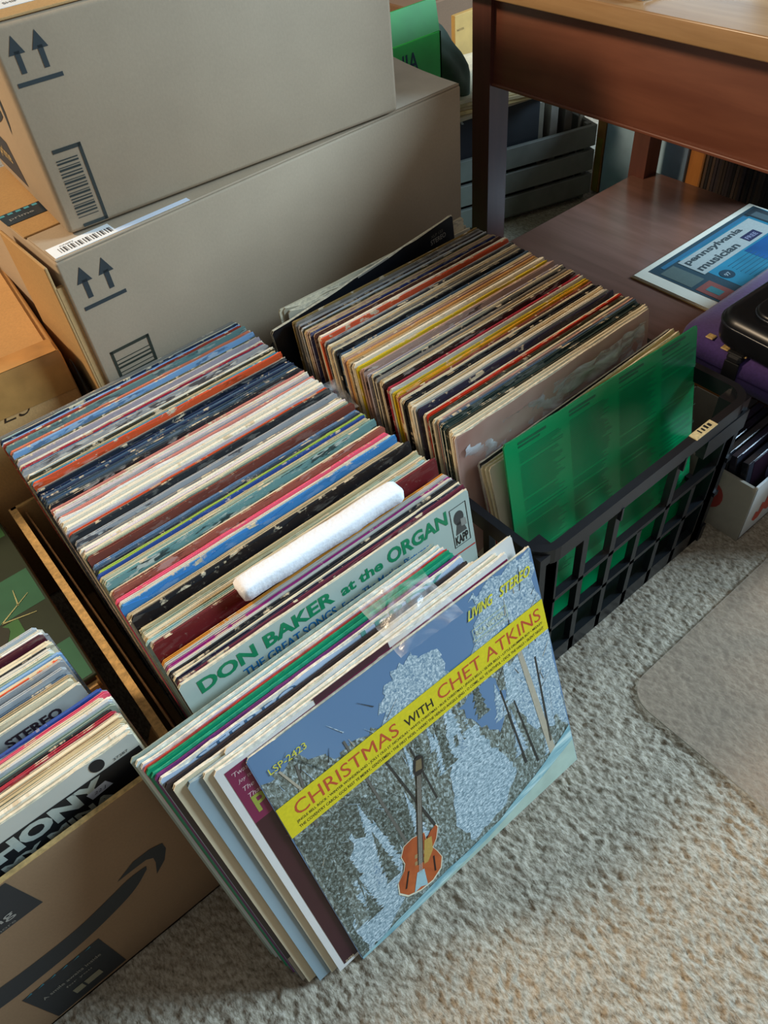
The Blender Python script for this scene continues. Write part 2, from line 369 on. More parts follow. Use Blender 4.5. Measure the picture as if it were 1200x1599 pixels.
# ---- left row
LE = [(.790, 'taupe', .1, -2, 6), (.7825, 'mint', .6, 0), (.779, 'navy', .3, 1, 4), (.7745, 'lightblue', .2), (.771, 'brick', .3, 0, 5), (.765, 'cream', .3),
      (.7615, 'teal', .5, 1, 8), (.752, 'salmon', .1, 1, 5), (.746, 'lightblue', .55, 0, 8), (.737, 'olive', .2), (.7335, 'ivory', .1), (.730, 'mauve', .1, 0, 7),
      (.722, 'white', .0, 0), (.7185, 'crimson', .3, 0, 4), (.714, 'seablue', .9, 0, 4), (.7095, 'grey', .9, 0, 8), (.701, 'ivory', .1), (.697, 'darkolive', .2, 0, 5),
      (.691, 'beige', .3), (.687, 'seablue', .7, 0, 5), (.681, 'orange', .45, 1, 8.5), (.672, 'taupe', .2), (.6685, 'darknavy', .3, 0, 6), (.662, 'navy', .4, 0, 4),
      (.6575, 'steel', .3), (.654, 'navy', .4), (.650, 'slate', .3), (.6465, 'steel', .4), (.643, 'slate', .4, 0, 3.5), (.639, 'darkgrey', .6, 0, 6), (.632, 'rose', .3),
      (.628, 'ivory', .1), (.6245, 'pinkwhite', .2, 0, 4), (.620, 'grey', .5), (.616, 'rose', .3, 0, 4), (.611, 'white', .0, 1, 5), (.605, 'ivory', .0, 0, 6), (.598, 'ivory', .0, 0, 4.5),
      (.593, 'lightgrey', .1, 0, 5), (.587, 'orange', .1), (.584, 'taupe', .3), (.5805, 'darkgrey', .2, 0, 9), (.570, 'grey', .9, 1, 6), (.563, 'taupe', .6), (.559, 'ivory', .4), (.5555, 'pinkwhite', .4, 0, 4),
      (.551, 'cream', .2), (.548, 'sage', .1), (.544, 'black', .2, 0, 4), (.5395, 'rust', .15, 2, 8.5), (.530, 'steelblue', .3, 0, 4), (.5255, 'steel', .3), (.522, 'darkgrey', .4), (.519, 'lime', .1), (.5155, 'blue', .2, 0, 5),
      (.510, 'beige', .2), (.507, 'sage', .3), (.5035, 'ivory', .1, 0, 4), (.499, 'patterned', .95, 0, 10), (.488, 'cream', .3), (.4845, 'brickrose', .5, 0, 9), (.475, 'pink', .0, 0, 4), (.470, 'ivory', .1), (.4665, 'lightgrey', .1, 0, 4),
      (.462, 'bluesky', .2, 1, 9.5), (.452, 'tan', .2), (.4485, 'cream', .2), (.445, 'ivory', .1), (.4415, 'black', .12, 2, 12), (.429, 'beige', .2, 0, 5), (.4235, 'sage', .7), (.420, 'cream', .2), (.4165, 'tan', .1),
      (.413, 'aqua', .2), (.4095, 'palegrey', .1, 0, 5), (.4035, 'brown', .2), (.4, 'darkred', .05, 3, 14), (.386, 'mustard', .1, -1, 4), (.382, 'palegrey', .05, -1, 4.5), (.377, 'magenta', .05), (.3735, 'palegrey', .1), (.3705, 'black', .4),
      (.3675, 'charcoal', .3), (.3645, 'cream', .2), (.3615, 'indigo', .5), (.3585, 'maroon', .3)]
LE = [((e[0]+.008*max(0, .56-e[0])/.2015,)+tuple(e[1:])) for e in LE]
LF = ['cream', 'ivory', 'tan', 'taupe', 'palegrey', 'cream', 'grey', 'beige']
LL = expand(LE, .3655, LF)
lm = {(.790, 'taupe'): ('', 'grey-brown record sleeve in clear plastic, rearmost of the left row'),
      (.771, 'brick'): ('the narrow brick-red sleeve', 'narrow brick-red record sleeve near the back of the left row'),
      (.752, 'salmon'): ('the salmon orange sleeve', 'salmon orange record sleeve in the back third of the left row'),
      (.7185, 'crimson'): ('the crimson sleeve', 'crimson-topped record sleeve between white and blue ones in the left row'),
      (.681, 'orange'): ('the bright orange-red sleeve', 'bright orange-red record sleeve with cream chips in the left row'),
      (.611, 'white'): ('the broad clean white sleeve', 'broad clean white record sleeve halfway down the left row'),
      (.5805, 'darkgrey'): ('the dark grey lettered sleeve', 'dark grey record sleeve with white lettering in plastic, left row'),
      (.5395, 'rust'): ('the rust-brown sleeve', 'rust-brown record sleeve with a faded patch, middle of the left row'),
      (.475, 'pink'): ('the bright pink sleeve', 'thin bright pink record sleeve between brick and blue ones, left row'),
      (.4415, 'black'): ('the broad black sleeve', 'broad plain black record sleeve between tan ones in the left row'),
      (.4, 'darkred'): ('the dark red sleeve under the foam strip', 'dark red record sleeve with the white foam strip on its top'),
      (.377, 'magenta'): ('the magenta sleeve', 'magenta-topped record sleeve between the white foam strip and the organ album')}
lm = {((k_[0]+.008*max(0, .56-k_[0])/.2015), k_[1]): v_ for k_, v_ in lm.items()}
LFR = {}
zL = lambda y: .329-(y-.36)*.030
objs = lay(LL, .0275, zL, lambda y: 9.5-(y-.36)*12, 'left row', lm, 'record sleeves in the left row')
objs[-1]['label'] = 'maroon record sleeve directly behind the green-lettered organ album'
if len(objs) > 1:
    k = 1
    for i in range(len(objs)-2, -1, -1):
        if 'from the front' in objs[i]['label']:
            k += 1; objs[i]['label'] = objs[i]['label'].split(',')[0]+f", {ORD[k]} behind the green-lettered organ album"
        else: break

# ---- right row, in the black crate
RE = [(.742, 'cream', .5, 3, 5), (.7155, 'gold', .2, 0, 5), (.710, 'taupe', .3, 0, 6), (.704, 'grey', .2), (.700, 'darkbrown', .3, 0, 4), (.6955, 'lightgrey', .2), (.692, 'darkolive', .3, 0, 4), (.687, 'tan', .5), (.6835, 'pinktan', .7), (.680, 'tan', .5),
      (.6765, 'royal', .2, 0, 5), (.671, 'tan', .2), (.6675, 'brown', .3, 0, 7), (.660, 'ivory', .0, 1, 5), (.6545, 'orange', .1, 1, 6), (.648, 'grey', .8, 0, 4), (.6435, 'darkgrey', .7), (.640, 'cream', .4), (.6365, 'tan', .6), (.633, 'taupe', .5), (.6295, 'cream', .2, 0, 3.5),
      (.6255, 'black', .1, 0, 6), (.619, 'steel', .2), (.6155, 'cream', .3), (.612, 'tan', .1), (.6085, 'pinktan', .2, 0, 4), (.604, 'peach', .1, 0, 5), (.5985, 'tan', .6), (.595, 'darkbrown', .6), (.5915, 'ivory', .0, 1, 6.5), (.5845, 'yellow', .05, 0, 5.5), (.578, 'pinktan', .3, 0, 4),
      (.5735, 'pinktan', .95, 0, 9), (.5635, 'mauve', .6), (.5595, 'cream', .1, 0, 5), (.554, 'black', .3, 0, 4), (.5495, 'taupe', .3, 0, 5), (.544, 'tan', .2), (.5405, 'cream', .2), (.5365, 'darkbrown', .6, 0, 6), (.530, 'crimson', .2, 0, 3.5), (.526, 'palegrey', .1, 0, 5),
      (.5205, 'yellow', .2, 0, 4), (.516, 'warmyellow', .5, 0, 4.5), (.511, 'rust', .3), (.5075, 'cream', .2), (.504, 'black', .2, 0, 4), (.4995, 'black', .3), (.496, 'cream', .1), (.4925, 'tan', .1), (.489, 'ivory', .1), (.4855, 'palegrey', .0, 0, 6.5), (.4785, 'indigo', .1, 0, 9), (.469, 'cream', .5),
      (.4655, 'd8330f', .1, 0, 5), (.460, 'darkolive', .5, 0, 5), (.4545, 'cream', .2), (.451, 'pinkbeige', .2, 0, 4), (.4465, 'steel', .3), (.443, 'forest', .4, 0, 5), (.4375, 'forest', .4), (.434, 'darkolive', .4), (.4305, 'cream', .1), (.427, 'cream', .1)]
NICE['d8330f'] = 'bright red'
RFL = ['cream', 'tan', 'ivory', 'pinktan', 'cream', 'tan', 'darkbrown', 'beige', 'taupe']
RL = expand(RE, .424, RFL)
RL = [r for r in RL if not (.7165 < r[0] < .741)]
rm = {(.742, 'cream'): ('', 'cream torn-edged record sleeve, rearmost in the black crate'),
      (.6765, 'royal'): ('the royal blue sleeve', 'royal blue record sleeve with chipped edge near the back of the black crate'),
      (.6545, 'orange'): ('the vivid orange sleeve', 'vivid orange record sleeve in front of a cream one in the crate row'),
      (.6255, 'black'): ('the torn-edged black sleeve', 'torn-edged black record sleeve behind tan ones in the crate row'),
      (.5845, 'yellow'): ('the thin yellow sleeve', 'thin yellow record sleeve in front of the broad ivory one in the crate row'),
      (.5595, 'cream'): ('the broad cream sleeve', 'broad cream record sleeve in front of the patterned pinkish one, crate row'),
      (.530, 'crimson'): ('the thin crimson sleeve', 'thin crimson record sleeve in the front half of the crate row'),
      (.516, 'warmyellow'): ('the warm yellow and brown sleeve', 'warm yellow and brown record sleeve in the front half of the crate row'),
      (.4785, 'indigo'): ('the broad dark indigo sleeve', 'broad dark indigo record sleeve with chipped edge in the crate row'),
      (.4655, 'd8330f'): ('the bright red sleeve', 'bright red record sleeve showing a red left corner in the crate row')}
zR = lambda y: .3275+.002*math.sin(y*60)
lr = lambda y: 9.5 if y < .66 else 9.5-(y-.66)*60
ro = lay(RL, .3835, zR, lr, 'black crate', rm, 'record sleeves in the black crate')
k = 0
for i in range(len(ro)-1, -1, -1):
    if 'from the front' in ro[i]['label']:
        k += 1; ro[i]['label'] = ro[i]['label'].split(',')[0]+f", {ORD[k]} behind the plain pink album in the black crate"
    else: break

# ------------------------------------------------------------ individually drawn albums
def album(name_label, x, yt, zt, lean, facecol, t=.0034, yaw=0, roll=0, sidecol='e2d6ba', draw=None, W_=WL, H=WL, edgecol=None, wear=.3):
    fm = P(facecol, .38, .05, 25, 'album_print') if isinstance(facecol, str) else facecol
    em = P(edgecol or sidecol, .7, .2, 200, 'album_edge')
    base = sleeve_mesh('album_'+str(random.random()), t, False, W_, H, fm, em, wear=wear)
    mb = MB()
    for p in base.polygons: pass
    mb.v = [tuple(v.co) for v in base.vertices]; mb.f = [tuple(p.vertices) for p in base.polygons]
    mb.m = list(base.materials); mb.mi = [p.material_index for p in base.polygons]; mb.sm = [False]*len(mb.f)
    if draw: draw(mb, lambda lv=1: -t/2-.00012*lv, W_, H)
    l = D(lean); o = mb.obj('vinyl_record', None, (x, yt-H*math.sin(l), zt-H*math.cos(l)), (-l, D(roll), D(yaw)))
    tag(o, name_label, 'record'); return o
def poly(mb, pts, y, m, W_=WL, H=WL):
    pts = [(min(.998, max(.002, a)), min(.999, max(-.0, b))) for a, b in pts]
    """polygon in cover fractions (u right, v down) laid on the front"""
    mb.add([(u*W_, y, H-v*H) for u, v in pts], [tuple(range(len(pts)))], m)
def txt(mb, s, u, v, w, h, y, m, off=0, shear=0, W_=WL, H=WL, space=1.0):
    """u,v = lower left of the text"""
    mb.text(s, m, FR(u*W_, y, H-v*H), w*W_ if w else None, h*H if h else None, off, shear, space)
def disk(u, v, r, n=20, ry=None): return [(u+r*math.cos(a), v+(ry or r)*math.sin(a)) for a in [2*math.pi*i/n for i in range(n)]]

def art_tex(name, stops, sx, sz, detail=6, rough=.35, vor=False):
    m, t, p = nt(name); tc = node(t, 'ShaderNodeTexCoord'); mp = node(t, 'ShaderNodeMapping'); t.links.new(tc.outputs['Object'], mp.inputs[0])
    mp.inputs['Scale'].default_value = (sx, 1, sz)
    if vor:
        n = node(t, 'ShaderNodeTexVoronoi', i_Scale=1.0); t.links.new(mp.outputs[0], n.inputs['Vector'])
    else:
        n = node(t, 'ShaderNodeTexNoise', i_Scale=1.0, i_Detail=float(detail), i_Roughness=.72, i_Distortion=.6); t.links.new(mp.outputs[0], n.inputs['Vector'])
    r = ramp(t, n.outputs[0], [(a, lin(c)) for a, c in stops]); t.links.new(r.outputs[0], p.inputs['Base Color']); p.inputs['Roughness'].default_value = rough
    return m
def draw_chet(mb, Y, W_, H):
    rnd = random.Random(3)
    wood_ = art_tex('print_winter_wood', [(.36, '3d4138'), (.46, '686b5e'), (.54, '8d968c'), (.63, 'c6d2d0')], 300, 170)
    dark = art_tex('print_dark_wood', [(.38, '2e342c'), (.5, '5a6054'), (.60, '94a09a'), (.68, 'c6d4d4')], 330, 260)
    frost = art_tex('print_frost', [(.38, '66849c'), (.47, '90a6b0'), (.54, 'b9c8cc'), (.62, 'e2eaea')], 380, 330)
    pine = art_tex('print_snowy_pine', [(.36, '5c717a'), (.46, '90a8b0'), (.54, 'bccdd2'), (.62, 'e8f0f1')], 240, 420)
    aqua = art_tex('print_snow_bank', [(.38, '74a3ac'), (.52, 'a3c8c8'), (.62, 'd3e6de')], 14, 120)
    sky = art_tex('print_sky', [(.3, '587a9f'), (.7, '7391ad')], 3, 3, 2)
    poly(mb, [(.003, .003), (.997, .003), (.997, .997), (.003, .997)], Y(1), sky)
    poly(mb, jag([(.003, .10), (.12, .09), (.22, .20), (.33, .19), (.42, .26), (.55, .30), (.997, .30), (.997, .93), (.003, .997)], .018, 7), Y(2), wood_)
    # patches of sky between the trees
    poly(mb, jag([(.60, .36), (.74, .34), (.78, .46), (.72, .58), (.66, .50)], .012, 5), Y(3), sky)
    for (pts, amp, n) in (([(.36, .26), (.38, .13), (.44, .07), (.52, .06), (.60, .10), (.61, .2), (.60, .3), (.40, .32)], .016, 6),
                          ([(.70, .22), (.76, .10), (.74, .03), (.84, .003), (.997, .003), (.997, .22)], .02, 7),
                          ([(.80, .36), (.997, .32), (.997, .80), (.86, .70), (.80, .52)], .015, 6)):
        poly(mb, [(min(.997, max(.003, a)), min(.997, max(.003, b))) for a, b in jag(pts, amp, n)], Y(3), frost)
    poly(mb, jag([(.003, .36), (.20, .36), (.30, .45), (.36, .60), (.34, .80), (.10, .97), (.003, .98)], .015, 6), Y(3), dark)
    poly(mb, jag([(.10, .60), (.15, .48), (.22, .62), (.24, .74), (.24, .88), (.10, .985), (.03, .985), (.04, .80)], .014, 6), Y(4), pine)
    poly(mb, jag([(.545, .40), (.57, .34), (.62, .42), (.66, .55), (.70, .66), (.74, .78), (.66, .90), (.5, .93), (.46, .80), (.50, .58)], .012, 7), Y(4), pine)
    def tree(u, v0, v1, w, m, lv):
        pts = [(u, v0)]; nn = 9
        for k in range(1, nn+1): q = k/nn; pts += [(u+w*q*rnd.uniform(.7, 1.15), v0+(v1-v0)*q), (u+w*q*.55, v0+(v1-v0)*(q+.01))]
        rp_ = [(u, v1)]
        for k in range(nn, 0, -1): q = k/nn; rp_ += [(u-w*q*.55, v0+(v1-v0)*(q+.01)), (u-w*q*rnd.uniform(.7, 1.15), v0+(v1-v0)*q)]
        poly(mb, pts+rp_, Y(lv), m)
    for k in range(34):
        u = rnd.uniform(.02, .98); v1 = rnd.uniform(.42, .90) if u < .42 or u > .78 else rnd.uniform(.42, .55); hgt = rnd.uniform(.12, .26)
        v1 = min(v1, .93-.12*max(0, u-.55)); tree(u, max(.10, v1-hgt), v1, rnd.uniform(.018, .045), rnd.choice((frost, pine, dark, wood_, dark)), 4+.02*k)
    br = ink('6d675c'); br2 = ink('39362f'); br3 = ink('b9ab92')
    for u, v0, v1, w, du, c in ((.10, .12, .36, .007, -.03, br), (.24, .16, .80, .007, .05, br), (.32, .30, .72, .006, .07, br2), (.86, .33, .88, .018, .03, br3), (.92, .40, .80, .006, -.02, br2),
                                (.76, .42, .80, .006, .02, br2), (.80, .50, .84, .005, .03, br2), (.41, .35, .62, .005, .02, br2), (.055, .10, .33, .006, .06, br3)):
        poly(mb, [(u, v0), (u+w, v0), (u+w*1.6+du, v1), (u+du, v1)], Y(5), c)
    for k in range(70):      # twigs
        u = rnd.choice((rnd.uniform(.02, .40), rnd.uniform(.75, .97))); v = rnd.uniform(.07, .55); a = rnd.uniform(-1, 1); L = rnd.uniform(.02, .07)
        du = L*math.sin(a); dv = -L*math.cos(a); v2 = max(.01, v+dv); u2 = min(.99, max(.01, u+du))
        poly(mb, [(u, v), (u+.0035, v), (u2+.001, v2), (u2, v2)], Y(5), rnd.choice((frost, br3, br, br2)))
    poly(mb, jag([(.003, .985), (.30, .955), (.62, .945), (.86, .87), (.997, .80)], .004, 4)[:-3]+[(.997, .997), (.003, .997)], Y(6), aqua)
    poly(mb, [(.55, .975), (.82, .93), (.997, .88), (.997, .997), (.2, .997)], Y(7), P('b9c9b6', .4, .1, 40))
    # yellow banner
    ye = ink('e4cf1e', .35); rd = ink('c8502e', .35); bk = ink('2a2818', .4)
    poly(mb, [(.0, .2065), (1, .2065), (1, .333), (.0, .333)], Y(9), ye)
    txt(mb, 'CHRISTMAS', .045, .277, .355, .05, Y(10), rd, .0)
    txt(mb, 'WITH', .425, .277, .105, .034, Y(10), bk, .012)
    txt(mb, 'CHET ATKINS', .553, .277, .425, .05, Y(10), rd, .0)
    txt(mb, 'JINGLE BELL ROCK \u2022 WINTER WONDERLAND \u2022 JOLLY OLD ST. NICHOLAS \u2022 WHITE CHRISTMAS \u2022 BLUE CHRISTMAS \u2022 JINGLE BELLS \u2022 SILVER BELLS \u2022 LITTLE DRUMMER BOY \u2022 MEDLEY:', .035, .300, .945, .0125, Y(10), bk, .01)
    txt(mb, 'THE COVENTRY CAROL; GOD REST YE MERRY, GENTLEMEN \u2022 THE FIRST NOEL \u2022 HARK! THE HERALD ANGELS SING \u2022 O COME, ALL YE FAITHFUL \u2022 DECK THE HALLS \u2022 SILENT NIGHT', .035, .321, .945, .0125, Y(10), bk, .01)
    yt = ink('e6d83a', .35)
    txt(mb, 'LSP-2423', .035, .092, .115, .022, Y(8), yt, 0)
    txt(mb, 'LIVING', .722, .092, .105, .036, Y(8), yt, .02, .5)
    txt(mb, 'STEREO', .85, .092, .13, .036, Y(8), yt, .02, .4)
    for a, b, c, d in ((.725, .128, .862, .130), (.725, .172, .862, .174), (.725, .128, .727, .174), (.860, .128, .862, .174)):
        poly(mb, [(a, b), (c, b), (c, d), (a, d)], Y(8), ink('c9cc9a'))
    txt(mb, 'RCA VICTOR', .737, .162, .112, .02, Y(8), ink('d9d6a6'), 0)
    txt(mb, 'A "NEW ORTHOPHONIC" RECORDING', .725, .186, .14, .008, Y(8), ink('d9d6c6'), 0)
    # guitar leaning in the snow
    G = lambda pts: [(.305+(a*math.cos(.30)-b*math.sin(.30))*1.0, .80+(a*math.sin(.30)+b*math.cos(.30))) for a, b in pts]
    body = [(-.035, -.115), (-.075, -.10), (-.088, -.06), (-.072, -.02), (-.078, .01), (-.105, .05), (-.10, .10), (-.06, .135), (0, .145), (.06, .135), (.10, .10), (.105, .05), (.082, .01), (.06, -.02), (.078, -.05), (.085, -.10), (.075, -.115), (.05, -.10), (.03, -.07), (.02, -.11)]
    gor = art_tex('print_guitar_orange', [(.3, 'a8481e'), (.7, 'd0692f')], 20, 20, 3)
    body = [(a*.82, b*.92) for a, b in body]
    poly(mb, G([(a*1.05, b*1.04+.002) for a, b in body]), Y(7), ink('e9dfc0')); poly(mb, G(body), Y(8), gor)
    poly(mb, G([(-.009, -.34), (.009, -.34), (.012, .02), (-.012, .02)]), Y(9), ink('4f4234'))
    for q in (-.005, 0, .005): poly(mb, G([(q-.0006, -.34), (q+.0006, -.34), (q+.001, .06), (q-.001, .06)]), Y(10), ink('c8c0ae'))
    poly(mb, G([(-.010, -.34), (-.019, -.36), (-.017, -.405), (0, -.418), (.017, -.405), (.019, -.36), (.010, -.34)]), Y(9), ink('2e2822'))
    poly(mb, G([(-.012, -.36), (-.010, -.40), (.010, -.40), (.012, -.36)]), Y(10), ink('7c6a4a'))
    for q in (-.03, .0): poly(mb, G([(-.022, q), (.022, q), (.022, q+.016), (-.022, q+.016)]), Y(9), ink('b08a5a'))
    poly(mb, G([(.016, -.07), (.045, -.07), (.05, -.01), (.03, .03), (.014, .03)]), Y(10), ink('c29a4a'))
    poly(mb, G([(-.014, .05), (.014, .05), (.028, .13), (0, .12), (-.026, .13)]), Y(10), ink('a8c6c8'))
    poly(mb, G([(-.05, .02), (-.044, .02), (-.055, .09), (-.061, .09)]), Y(10), ink('2a1a10')); poly(mb, G([(.05, .02), (.056, .02), (.063, .09), (.057, .09)]), Y(10), ink('2a1a10'))
album('christmas album with yellow banner and guitar in snowy woods, frontmost of the leaning stack', .0355, .2905, .2995, 18.3, '6a88a8', .0032, -.4, .15, draw=draw_chet, wear=1.0)

def draw_don(mb, Y, W_, H):
    g = ink('1f8a5c', .35); b = ink('2277b4', .35); bk = ink('23201c'); rd = ink('c4473c')
    txt(mb, 'DON BAKER', .045, .072, .435, .050, Y(2), g, .035)
    txt(mb, 'at the', .505, .075, .150, .040, Y(2), g, .03)
    txt(mb, 'ORGAN', .675, .080, .232, .055, Y(2), g, .035)
    txt(mb, 'THE GREAT SONGS', .165, .120, .31, .033, Y(2), b, .012, 0, space=.95)
    txt(mb, 'From The Motion Pictures', .495, .126, .33, .030, Y(2), b, .006)
    for a, c, d, e in ((.918, .035, .985, .0375), (.918, .190, .985, .1925), (.918, .035, .9205, .19), (.9825, .035, .985, .19)):
        poly(mb, [(a, c), (d, c), (d, e), (a, e)], Y(2), bk)
    txt(mb, 'KAPP', .925, .185, .052, .036, Y(2), bk, .03)
    poly(mb, disk(.950, .083, .020, 16, .028), Y(2), ink('4a4844')); poly(mb, [(.94, .10), (.962, .10), (.975, .145), (.93, .145)], Y(2), ink('57544e'))
    poly(mb, [(.955, .09), (.975, .095), (.978, .125), (.955, .12)], Y(3), ink('9b978c'))
    poly(mb, [(.80, .215), (1, .22), (1, .226), (.80, .221)], Y(2), rd)
album('pale green organ album with bold green lettering, frontmost in the left carton', .0265, .3635, .3285, 9.6, 'bcc8bb', .0032, -.4, 0, draw=draw_don, wear=.1)

# the stack leaning against the carton, back to front: x, top y, top z, lean, colour, label, drawing
def draw_strip(parts):
    def f(mb, Y, W_, H):
        for (u0, u1, v0, v1, c) in parts: poly(mb, [(u0, v0), (u1, v0), (u1, v1), (u0, v1)], Y(2), ink(c))
    return f
def draw_stereo(mb, Y, W_, H):
    for i, x in enumerate((0, .0)): pass
    txt(mb, 'STEREO', .10, .030, .30, .022, Y(2), ink('4f6f8c'), -.01)
    txt(mb, 'LERDY', .62, .035, .30, .030, Y(2), ink('6aa79a'), .03)
    poly(mb, [(0, 0), (.004, 0), (.004, 1), (0, 1)], Y(2), ink('b8b49c'))
def draw_blackc(mb, Y, W_, H):
    txt(mb, 'C 10975', .045, .026, .075, .016, Y(2), ink('d8d4cc'), .01)
    poly(mb, [(0, .86), (1, .86), (1, 1), (0, 1)], Y(2), ink('a39b8a'))
def draw_sepia(mb, Y, W_, H):
    s = art_tex('print_sepia_crowd', [(.38, '2b2418'), (.48, '6d5a34'), (.56, 'a08a58'), (.65, 'cdbf98')], 120, 90)
    poly(mb, [(.03, .03), (.97, .03), (.97, .97), (.03, .97)], Y(2), s)
    txt(mb, 'Rod', .045, .10, .05, .04, Y(3), ink('241f18'), .03)
def draw_maroon(mb, Y, W_, H):
    poly(mb, [(.022, .022), (.997, .022), (.997, .23), (.022, .23)], Y(2), P('7e2146', .4, .12, 10))
    poly(mb, [(.022, .23), (.997, .23), (.997, .985), (.022, .985)], Y(2), P('3f1a20', .4, .15, 12))
    poly(mb, [(.30, .0), (.55, .0), (.55, .022), (.30, .022)], Y(2), ink('4a2028'))
    for k, s in enumerate(("'Twas", 'Joy to', 'The F', 'That')): txt(mb, s, .035+.003*k, .052+.030*k, None, .015, Y(3), ink('d8b7b4'), 0, .3)
    txt(mb, 'PAT', .045, .205, .14, .062, Y(3), ink('9da23e'), .02)
    txt(mb, 'RPM', .03, .985, .03, .01, Y(3), ink('c9b08a'), .01)
    for k in range(14): u = .07+.01*math.sin(k*1.3)+.004*k; poly(mb, [(u, .34+.03*k), (u+.012, .345+.03*k), (u+.010, .36+.03*k)], Y(3), ink('6e4648'))
GR = [(-.0320, .3440, .3120, 17.0, '9aa79a', 'sage green thin record sleeve, rearmost of the leaning stack', None, .0022),
      (-.0300, .3395, .3115, 17.0, 'c7d8d0', 'pale mint record sleeve in front of the sage one in the leaning stack', None, .0030),
      (-.0280, .3350, .3105, 17.2, 'd5d6e2', 'lavender white record sleeve behind the thin red one in the leaning stack', None, .0032),
      (-.0270, .3310, .3110, 17.2, 'cf4636', 'thin red record sleeve just behind the green ones in the leaning stack', None, .0014),
      (-.0265, .3285, .3105, 17.4, '0f9164', 'bright green record sleeve behind its green neighbour in the leaning stack', None, .0030),
      (-.0250, .3245, .3085, 17.4, '28a078', 'slightly lower green record sleeve in front of the bright green one, leaning stack', None, .0028),
      (-.0240, .3205, .3090, 17.6, '702a6c', 'purple record sleeve in the middle of the leaning stack', None, .0026),
      (-.0220, .3165, .3090, 17.6, 'c2d0e0', 'pale blue record sleeve lettered STEREO in the leaning stack', draw_stereo, .0032),
      (-.0215, .3110, .3065, 17.8, '2a2021', 'black-brown record sleeve with small white C 10975 in the leaning stack', draw_blackc, .0034),
      (-.0170, .3060, .3060, 17.8, 'd8c7a4', 'cream record sleeve with a sepia crowd picture in the leaning stack', draw_sepia, .0036),
      (-.0080, .3015, .3040, 18.0, '93a6ac', 'grey-blue record sleeve with worn top corner in the leaning stack', None, .0040),
      (.0050, .2990, .3055, 18.0, 'dccfb0', 'cream record sleeve second behind the Christmas album', None, .0034),
      (.0120, .2955, .3050, 18.2, 'e3ddd4', 'white-bordered maroon album directly behind the Christmas album', draw_maroon, .0036)]
GR2 = []
y = .3440; prev = None
for i, (x, yt, zt, ln, c, lab, dr, t) in enumerate(GR):
    album(lab, x, yt, zt, ln, c, t, random.uniform(-.15, .15), 0, draw=dr, wear=.6, edgecol=(c if i in (0, 3, 4, 5, 6, 8, 10) else 'e9e2d0'))
# taller pale sleeves that poke up at the right of the leaning stack
album('white inner sleeve poking up at the right end of the leaning stack', .0280, .3035, .3085, 17.9, 'e4ddd2', .0018, wear=.2)

# crate front: pink album, bagged album, dark-topped album, creams and the green back cover
def draw_pink(mb, Y, W_, H):
    poly(mb, [(.01, .01), (.99, .01), (.99, .99), (.01, .99)], Y(1), art_tex('print_pink_haze', [(.3, 'a87868'), (.7, 'cfae9e')], 4, 5, 3, .3))
album('plain pinkish beige album with cream rim near the front of the black crate', .382, .4225, .3275, 8, 'c39a88', .0036, .5, 0, draw=draw_pink)
def draw_th(mb, Y, W_, H):
    poly(mb, [(0, 0), (1, 0), (1, .10), (0, .10)], Y(2), ink('15171c')); txt(mb, 'THE', .02, .075, .12, .05, Y(3), ink('2b80b8'), .03)
    poly(mb, [(0, .10), (.012, .10), (.012, 1), (0, 1)], Y(3), ink('b8372c'))
album('white album with black top band and blue lettering behind the green cover', .414, .4075, .286, 12, 'ddd9d2', .0030, -.6, -2.2, draw=draw_th)
for k in range(3):
    album(['cream record sleeve third behind the green back cover', 'cream record sleeve second behind the green back cover', 'cream record sleeve directly behind the green back cover'][k],
          .420+.001*k, .4040-.0029*k, .2835-.001*k, 12.2, ['dcc694', 'e6d6a8', 'e2d8bc'][k], .0024, -1.0-.5*k, -3.4+.3*k)
def draw_green(mb, Y, W_, H):
    dk = ink('0a5a38')
    rnd = random.Random(5)
    for u0, vtop in ((.06, .02), (.30, .02), (.55, .015), (.78, .012)):
        for L, hgt in ((.13, .010), (.10, .008)): poly(mb, [(u0, vtop), (u0+L, vtop), (u0+L, vtop+hgt), (u0, vtop+hgt)], Y(2), P('0b6a43', .3)); vtop += .016
        v = vtop+.01
        while v < .72:
            L = rnd.uniform(.15, .21); poly(mb, [(u0, v), (u0+L, v), (u0+L, v+.0028), (u0, v+.0028)], Y(2), P('0d7049', .3)); v += .0085+(rnd.random() < .12)*.008
    poly(mb, [(.50, .80), (.97, .80), (.97, .806), (.50, .806)], Y(2), dk)
gm, gt_, gp = nt('glossy_green'); gp.inputs['Base Color'].default_value = (*lin('06a05c'), 1); gp.inputs['Roughness'].default_value = .25; gp.inputs['Specular IOR Level'].default_value = .35
_n = node(gt_, 'ShaderNodeTexNoise', i_Scale=9.0, i_Detail=2.0); _tc = node(gt_, 'ShaderNodeTexCoord'); gt_.links.new(_tc.outputs['Object'], _n.inputs['Vector']); bump(gt_, gp, _n.outputs[0], .5, .01)
album('glossy green album back cover, frontmost in the black crate', .4205, .3925, .3085, 11.5, gm, .0026, -2.6, 0.0, sidecol='0a7a4c', draw=draw_green, W_=.308, edgecol='0c7d50', wear=0)

